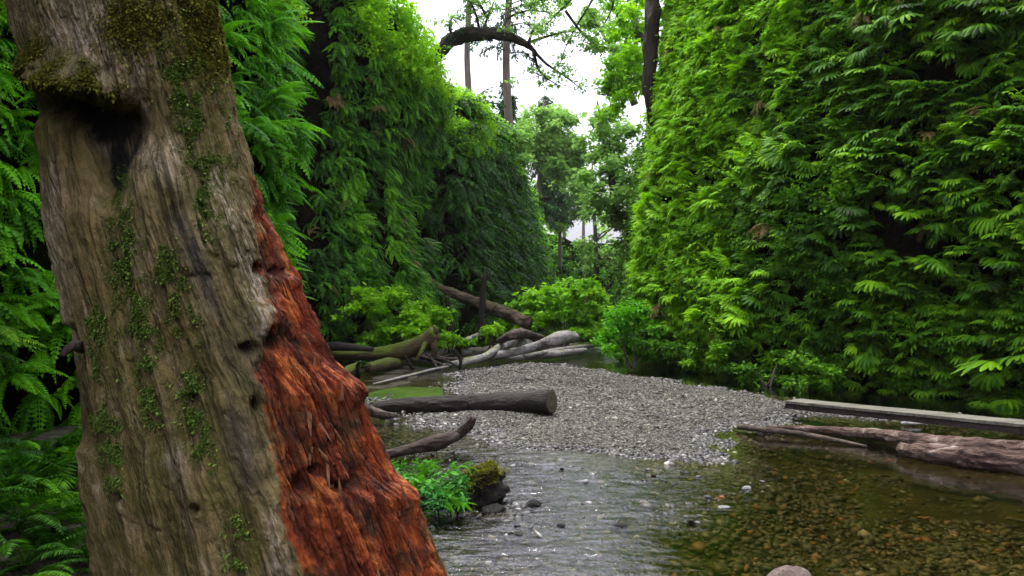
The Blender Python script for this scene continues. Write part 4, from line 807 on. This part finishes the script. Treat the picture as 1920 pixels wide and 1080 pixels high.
# mossy boulder-like stump end with water plants
bc = G(893, 940, .0)
root = thing('mossy_boulder', bc, 'dark boulder with a cap of yellow-green moss in the riffle', 'boulder')
n_ = 48; a, b = np.meshgrid(np.linspace(0, 2*np.pi, n_, endpoint=False), np.linspace(.02, np.pi-.02, 32)); v = np.stack([np.cos(a)*np.sin(b), np.sin(a)*np.sin(b), np.cos(b)], -1)
v = v*(1+.75*fbm(v*1.3+4, 4, 9)+.25*fbm(v*4, 3, 19))[..., None]*np.array([.17, .16, .17])+np.array([0, 0, .07]); v[..., 0] += .35*np.clip(v[..., 2], 0, 1)-.15*np.clip(-v[..., 2]+.05, 0, 1)
i_ = np.arange(32*n_).reshape(32, n_); q = np.stack([i_[:-1], i_[1:], np.roll(i_[1:], -1, 1), np.roll(i_[:-1], -1, 1)], -1).reshape(-1, 4)
g = GB(); g.add((v+bc).reshape(-1, 3), q); build(g, 'rock', rockm('black_rock', (.006, .005, .004), (.025, .02, .014), .5), root, True)
mk_ = (v[..., 2]+.10*fbm(v*14, 3, 6)-.25*(v[..., 0]-.05) > .135).ravel(); vt = v.reshape(-1, 3)[mk_]; kk = rng.integers(0, len(vt), 5200); g = GB(); out = vt[kk]-np.array([.02, 0, .08])+rng.normal(0, .06, (5200, 3))
g.inst(LEAF2, frames(5200, out)*(.014*np.exp(rng.normal(0, .3, 5200)))[:, None, None], vt[kk]+bc+rng.normal(0, .006, (5200, 3)), rng.normal(.12, .2, 5200)); o = build(g, 'moss', M['moss_tuft'], root); o['kind'] = 'stuff'
g = GB(); cs = np.array([G(x, y, z) for x, y, z in [(752, 900, .12), (780, 915, .14), (812, 915, .16), (842, 925, .15), (770, 935, .1), (820, 940, .12), (856, 900, .22), (800, 890, .1), (855, 940, .1), (740, 885, .08)]])
leaf_cloud(g, cs, np.full(len(cs), .13), 1300, .032, .7, -.1, LEAF, .2); leaf_cloud(g, cs+np.array([0, 0, .04]), np.full(len(cs), .15), 200, .045, .7, .2, LEAF, .0)
wp = thing('water_plant', G(810, 930, 0), 'leafy green plant growing in the shallows left of the mossy boulder', 'plant'); build(g, 'foliage', M['cress'], wp)
g = GB(); kk = rng.integers(0, len(cs), 40); nn = rng.normal(0, 1, (40, 3)); nn[:, 2] = abs(nn[:, 2])+.2; plants(g, SWORD[:2], cs[kk]+rng.normal(0, .05, (40, 3)), nn, np.full(40, .22), np.full(40, .0)); build(g, 'frond', M['fern_bright'], wp)
g = GB()
for c_ in cs: tube(g, np.array([[c_[0]*.97, c_[1], -.03], c_]), [.006, .004], 5)
build(g, 'stem', M['stem'], wp)
stone('stone', G(790, 945, .0), .20, rockm('dark_bank', (.008, .008, .006), (.02, .02, .014)), 'dark flat stone under the leafy water plant', 12, (1.5, .9, .4))

# ------------------------------------------------------------------ bushes
def bush(name, base, centers, radii, n, size, mat, label, cat='bush', var=0., group=None, stems=8, flat=.5):
    base = np.array(base, float); t_ = thing(name, base, label, cat, group); g = GB(); leaf_cloud(g, np.array(centers), np.array(radii), n, size, flat, var, LEAF2, .25, .3); build(g, 'foliage', mat, t_)
    g = GB(); cs_ = np.array(centers); k = rng.choice(len(cs_), min(stems, len(cs_)), replace=False)
    for i in k:
        e = cs_[i]; m_ = base*.5+e*.5+np.array([0, 0, .1]); q = catmull([base+rng.normal(0, .05, 3)*[1, 1, 0], m_, e], .1); tube(g, q, np.linspace(.018, .006, len(q)), 6)
    build(g, 'stem', M['stem'], t_); return t_
def spray(outline, d, n, rr, jit=.6):       # clump centres inside a polygon of the picture, spread in depth
    poly = np.array(outline, float); out = []; mn, mx_ = poly.min(0), poly.max(0)
    while len(out) < n:
        p = rng.uniform(mn, mx_)
        if inside_dist(poly, p[None])[0] > 0: out.append(P(p[0], p[1], d+rng.normal(0, jit)))
    return np.array(out), rng.uniform(*rr, n)
c, r_ = spray([(590, 610), (640, 570), (680, 540), (740, 532), (765, 560), (820, 570), (838, 605), (800, 618), (760, 640), (700, 645), (610, 640)], 19.0, 70, (.2, .38))
bush('leafy_bush', G(715, 672, .1), c, r_, 11000, .115, M['lime'], 'bright green leafy bush over the mossy log at the left bank', var=.14, flat=.45)
c, r_ = spray([(835, 625), (862, 625), (880, 640), (850, 650), (820, 648)], 20.5, 12, (.15, .25))
bush('leafy_bush', G(845, 662, .1), c, r_, 1100, .10, M['lime'], 'small yellow-green bush right of the upturned root', var=.15, stems=4)
c, r_ = spray([(700, 600), (640, 655), (680, 690), (735, 680), (760, 640)], 18.3, 14, (.15, .25))
bush('leafy_bush', G(705, 688, .05), c, r_, 1300, .10, M['lime'], 'low yellow-green sprigs growing over the mossy log', var=-.05, stems=5)
c, r_ = spray([(940, 590), (960, 560), (1010, 545), (1045, 530), (1090, 525), (1140, 545), (1150, 590), (1150, 625), (1060, 630), (1000, 612), (960, 610)], 24, 90, (.25, .5), .9)
bush('leafy_bush', G(1060, 655, .1), c, r_, 9500, .15, M['lime'], 'large leafy bush behind the bleached logs, centre', var=.02, flat=.5)
c, r_ = spray([(890, 640), (915, 612), (950, 600), (985, 612), (960, 625), (930, 640)], 21.5, 18, (.15, .3))
bush('leafy_bush', G(920, 662, .1), c, r_, 2200, .11, M['lime'], 'low ferny yellow-green bush behind the humped bleached log', var=.08, stems=5)
# shrub at the foot of the right wall's far corner
c, r_ = spray([(1130, 650), (1140, 590), (1180, 560), (1230, 600), (1250, 660), (1190, 678), (1145, 675)], 18.0, 40, (.2, .4))
bush('feathery_shrub', G(1185, 690, .05), c, r_, 5200, .10, M['fern_bright'], 'soft feathery shrub at the corner of the right wall above the water', 'shrub', var=.02)
for i, (x, y, dd) in enumerate([(1290, 660, 16.6), (1380, 665, 15.2), (1520, 700, 13.0), (1250, 640, 17.4), (1440, 690, 14.2)]):
    c, r_ = spray([(x-50, y-30), (x+50, y-30), (x+45, y+30), (x-45, y+30)], dd, 14, (.15, .3), .25)
    lb = ['low dark shrub at the waterline under the right wall, second from its corner', 'low shrub at the waterline in the middle of the right wall', 'leafy shrub at the waterline just above the left end of the plank', 'low dark shrub at the waterline next to the feathery shrub', 'low shrub at the waterline between the middle one and the plank'][i]
    bush('low_shrub', G(x, y+35, .0), c, r_, 2300, .075, M['fern'], lb, 'shrub', var=-.12, stems=5, group='low shrubs at the foot of the right wall')

# ------------------------------------------------------------------ trees beyond
def tree(name, base, top, rad, crown, n, size, mat, label, cat='tree', limbs=9, var=0., bark='bark', lean=(0, 0), flat=.7, group=None):
    base, top = np.array(base, float), np.array(top, float); t_ = thing(name, base, label, cat, group)
    q = catmull([base, base*.6+top*.4+np.array([lean[0], 0, 0]), base*.25+top*.75+np.array([lean[1], 0, 0]), top], .5); g = GB(); tube(g, q, np.linspace(rad, rad*.25, len(q)), 12, .08, int(abs(base[0])*10))
    cs_, rs = crown
    k = rng.choice(len(cs_), min(limbs, len(cs_)), replace=False)
    for i in k:
        e = cs_[i]; zz = min(max(e[2]-abs(e[0]-base[0])*.5-.5, base[2]+1), top[2]-.2); j = np.argmin(abs(q[:, 2]-zz)); s_ = q[j]
        l_ = catmull([s_, s_*.5+e*.5+rng.normal(0, .12, 3), e], .3); tube(g, l_, np.linspace(rad*.3, .015, len(l_)), 6)
    build(g, 'trunk', M[bark], t_, True); g = GB(); leaf_cloud(g, cs_, rs, n, size, flat, var, LEAF2, .25, .25); build(g, 'crown', mat, t_); return t_
def above(px, d, z): return np.array([(px-CX)/F*d, d, z])
lc = [
 ('broadleaf_tree', above(1200, 27, 10.2), P(1170, -40, 27), .16, [(1120, 20), (1190, -20), (1240, 20), (1225, 120), (1180, 210), (1140, 240), (1130, 150), (1160, 90)], 27, 55, (.35, .7), 6500, .16, 'lime', 'yellow-green tree leaning over the gap from the rim of the right wall', .15),
 ('broadleaf_tree', above(1190, 33, 9.5), P(1130, 40, 33), .16, [(1050, 0), (1110, -20), (1180, 20), (1180, 120), (1130, 130), (1070, 60)], 33, 30, (.3, .6), 3000, .17, 'tree_leaf', 'pale airy tree against the sky left of the yellow-green one', .1),
 ('broadleaf_tree', above(1150, 38, 6.5), P(1120, 190, 38), .15, [(1085, 300), (1100, 240), (1150, 190), (1200, 220), (1200, 400), (1160, 450), (1110, 400)], 38, 56, (.5, .9), 6300, .25, 'tree_leaf', 'mid green tree on the far right slope below the yellow-green one', .12),
 ('broadleaf_tree', above(1120, 46, 2.5), P(1110, 300, 46), .16, [(1080, 470), (1100, 380), (1150, 330), (1190, 400), (1170, 520), (1090, 520)], 46, 30, (.5, .8), 2200, .26, 'tree_leaf', 'dark green tree low at the far end of the canyon', -.1),
 ('broadleaf_tree', above(1010, 60, 9), P(1020, 190, 60), .22, [(940, 290), (960, 230), (1000, 205), (1060, 210), (1100, 260), (1090, 320), (1050, 350), (1000, 300)], 60, 64, (.8, 1.4), 10500, .36, 'tree_leaf', 'soft green tree crowning the far left rim', .25),
 ('broadleaf_tree', above(1050, 70, 4), P(1050, 310, 70), .2, [(1000, 350), (1040, 310), (1090, 300), (1105, 360), (1075, 420), (1040, 430)], 70, 44, (.8, 1.4), 6500, .36, 'tree_leaf', 'hazy green tree at the end of the canyon with sky showing through', .3),
 ('broadleaf_tree', above(930, 38, 9), P(925, 215, 38), .13, [(880, 280), (890, 235), (930, 212), (990, 235), (1000, 300), (930, 300)], 38, 30, (.4, .7), 4600, .2, 'tree_leaf', 'bushy green tree on the left rim below the two tall trunks', .15),
]
for nm, b_, tp_, rd, outl, d_, nc, rr, n_, sz_, mt, lb, vr in lc:
    cr_ = spray(outl, d_, nc, rr, 1.2); tree(nm, b_, tp_, rd, cr_, n_, sz_, M[mt], lb, 'tree', 9, vr)
for x, hgt, lb in [(1046, 380, 'thin far trunk, leftmost in the gap at the canyon end'), (1058, 360, 'thin far trunk, middle one in the gap at the canyon end'), (1094, 390, 'thin far trunk, rightmost in the gap at the canyon end')]:
    cr_ = spray([(x-22, hgt-60), (x+22, hgt-60), (x+18, hgt), (x-18, hgt)], 85, 6, (.6, 1.1), 1.); tree('slender_tree', above(x, 85, 0), P(x, hgt-60, 85), .28, cr_, 500, .4, M['tree_leaf'], lb, 'tree', 4, .05, group='slender trees at the canyon end')
def conifer(px, d, zb, rad, ztop, seed, label, dens, blen, skip=0.):
    r = np.random.default_rng(seed); base = above(px, d, zb); t_ = thing('conifer_tree', base, label, 'tree'); g = GB(); q = np.array([base+np.array([.1*math.sin(k*.5), 0, (ztop-zb)*k/24]) for k in range(25)]); tube(g, q, np.linspace(rad, rad*.55, 25), 12, .06, seed)
    build(g, 'trunk', M['bark'], t_, True)
    g = GB(); gn = GB()
    for i in range(dens):
        z = r.uniform(zb+2.+skip, ztop); az = r.uniform(0, 6.3); L_ = blen*r.uniform(.4, 1.); s_ = base+np.array([0, 0, z-zb]); dr = np.array([math.cos(az), math.sin(az), 0])
        l_ = catmull([s_, s_+dr*L_*.5+[0, 0, .15], s_+dr*L_+[0, 0, -L_*.25]], .2); tube(g, l_, np.linspace(.05, .012, len(l_)), 5)
        m_ = int(L_*34); tt = r.uniform(.3, 1, m_); p = l_[(tt*(len(l_)-1)).astype(int)]+r.normal(0, .13, (m_, 3))
        E = euler(m_, r.normal(0, .5, m_), r.normal(.6, .4, m_), az+r.normal(0, .9, m_))*(.26*np.exp(r.normal(0, .3, m_)))[:, None, None]; E = E@np.diag([1, .6, 1]); gn.inst(LEAF2, E, p, r.normal(0, .2, m_))
    build(g, 'branch', M['bark_dark'], t_, True); build(gn, 'foliage', M['needle'], t_)
conifer(879, 45, 8.5, .20, 26, 3, 'tall thin conifer trunk, left of the pair standing against the sky', 20, 1.6, 5.5)
conifer(952, 48, 8.5, .27, 27, 5, 'thicker tall conifer trunk, right of the pair standing against the sky', 46, 3.0, 5.0)
def fir(px, py_top, d, wpx, label, seed):
    r = np.random.default_rng(seed); top = P(px, py_top, d); base = above(px, d, 8.); t_ = thing('fir_tree', base, label, 'tree'); g = GB(); tube(g, np.linspace(base, top, 12), np.linspace(.2, .03, 12), 8); build(g, 'trunk', M['bark'], t_, True); gn = GB(); Hh = top[2]-base[2]
    for i in range(150):
        f = r.uniform(0, 1)**.8; z = top[2]-f*Hh; L_ = (.15+f)*wpx/F*d*.5*r.uniform(.6, 1.1); az = r.uniform(0, 6.3); m_ = int(18+30*L_); tt = r.uniform(.05, 1, m_)
        p = np.column_stack([base[0]+np.cos(az)*L_*tt, base[1]+np.sin(az)*L_*tt, z-.35*L_*tt**2])+r.normal(0, .12, (m_, 3)); E = euler(m_, r.normal(0, .5, m_), r.normal(.5, .3, m_), az+r.normal(0, .9, m_))*(.34*np.exp(r.normal(0, .3, m_)))[:, None, None]; E = E@np.diag([1, .6, 1]); gn.inst(LEAF2, E, p, r.normal(0, .2, m_))
    build(gn, 'foliage', M['needle'], t_)
fir(950, 150, 55, 90, 'small fir standing at the foot of the thicker conifer trunk', 1); fir(1022, 175, 66, 95, 'dark fir right of the thicker conifer trunk', 2)
# arched mossy tree reaching out from the left rim
t_ = thing('arched_tree', P(790, 170, 25), 'dark mossy trunk arching out over the canyon from the left rim', 'tree'); g = GB()
q = catmull([P(770, 190, 25), P(800, 130, 25), P(828, 92, 25), (P(858, 70, 25)), P(900, 64, 24.8), P(950, 68, 24.6), P(985, 82, 24.5), P(1004, 98, 24.4)], .1); tube(g, q, np.interp(np.linspace(0, 1, len(q)), [0, .3, .5, .8, 1], [.13, .20, .22, .14, .05]), 24, .5, 71, nscale=3.); build(g, 'trunk', M['bark_dark'], t_, True)
lim = [[(905, 60), (915, 30), (932, -10)], [(900, 60), (890, 20), (870, -20)], [(940, 62), (952, 35), (990, 20), (1040, 25)], [(990, 84), (998, 60), (1010, 45)], [(1000, 95), (1025, 120), (1055, 140), (1088, 165)], [(1000, 97), (1010, 130), (1030, 150), (1045, 158)], [(915, 35), (900, 10), (880, -10)], [(850, 72), (842, 48), (850, 30)], [(985, 82), (1020, 70), (1060, 60), (1100, 62)]]
ends = []
for l_ in lim:
    g = GB(); q = catmull([P(a, b, 24.6+rng.normal(0, .2)) for a, b in l_], .1); tube(g, q, np.linspace(.055, .012, len(q)), 7, .2, 3); 
    for s_ in range(4):
        j = rng.integers(len(q)//3, len(q)); e = q[j]+rng.normal(0, .45, 3)*[1, 1, .6]; tube(g, np.array([q[j], (q[j]+e)/2+rng.normal(0, .05, 3), e]), [.015, .01, .004], 5); ends.append(e)
    ends += [q[-1], q[len(q)*2//3], q[len(q)//2]]; build(g, 'branch', M['bark_dark'], t_, True)
g = GB(); leaf_cloud(g, np.array(ends), np.full(len(ends), .38), 2300, .105, .5, .0, LEAF2, .25, .2); build(g, 'foliage', M['tree_leaf'], t_)
c, r_ = spray([(835, 66), (870, 50), (920, 55), (960, 62), (920, 76), (850, 82)], 24.9, 14, (.12, .2), .1); g = GB(); leaf_cloud(g, c, r_, 2400, .055, .8, -.25); build(g, 'moss', M['needle'], t_)
# overhanging boughs from the trees on the right rim, seen against the sky
t_ = thing('hanging_bough', P(1130, -60, 23), 'airy leafy bough hanging into the top of the gap', 'branch'); ends = []; 
for l_ in [[(1130, -60), (1080, -10), (1040, 30), (1010, 60)], [(1130, -60), (1110, 0), (1080, 50), (1060, 90), (1050, 120)], [(1080, -10), (1030, -5), (990, 10)], [(1130, -60), (1150, 0), (1130, 50), (1100, 90)], [(1060, 20), (1090, 60), (1120, 85), (1150, 90)]]:
    g = GB(); q = catmull([P(a, b, 23+rng.normal(0, .3)) for a, b in l_], .1); tube(g, q, np.linspace(.045, .01, len(q)), 6); build(g, 'twig', M['bark_dark'], t_, True); ends += [q[int(len(q)*f)] for f in (.4, .6, .75, .9, .99)]
g = GB(); leaf_cloud(g, np.array(ends), np.full(len(ends), .42), 1900, .10, .4, .15, LEAF2, .2, .2); build(g, 'foliage', M['tree_leaf'], t_)
# dark bare trunk on the corner of the right wall
log('hanging_dead_tree', [P(1226, -20, 19.5), P(1222, 60, 19.4), P(1217, 140, 19.3), P(1222, 230, 19.4), P(1228, 300, 19.6)], [.15, .18, .16, .1, .04], M['bark_dark'], 'dark bare trunk hanging down the upper corner of the right wall', 'tree trunk', 28, .5, 81, step=.12)
# distant wood closing the canyon
g = GB(); cs_ = []; 
for i in range(420):
    x = rng.uniform(-70, 90); y = rng.uniform(95, 130); cs_.append((x, y, rng.uniform(0, 13)))
leaf_cloud(g, np.array(cs_), rng.uniform(1.5, 3., len(cs_)), 15000, .8, .9, .4); tag(build(g, 'distant_wood', M['tree_leaf'], origin=np.zeros(3)), 'distant wood beyond the end of the canyon', None, None, 'stuff')  # pale leaf tint paints the haze of distance

# the canyon's damp air
hb = bpy.data.meshes.new('haze'); x0, x1, y0, y1, z0, z1 = -420, 460, -40, 440, -3, 45
hb.from_pydata([(x0,y0,z0),(x1,y0,z0),(x1,y1,z0),(x0,y1,z0),(x0,y0,z1),(x1,y0,z1),(x1,y1,z1),(x0,y1,z1)], [], [(0,3,2,1),(4,5,6,7),(0,1,5,4),(1,2,6,5),(2,3,7,6),(3,0,4,7)])
m, t, o = nodes('haze'); pv = t.nodes.new('ShaderNodeVolumePrincipled'); pv.inputs['Density'].default_value = .00022; pv.inputs['Color'].default_value = (.93, .96, .93, 1); t.links.new(pv.outputs[0], o.inputs['Volume'])
hb.materials.append(m); tag(link('haze', hb), kind='stuff')
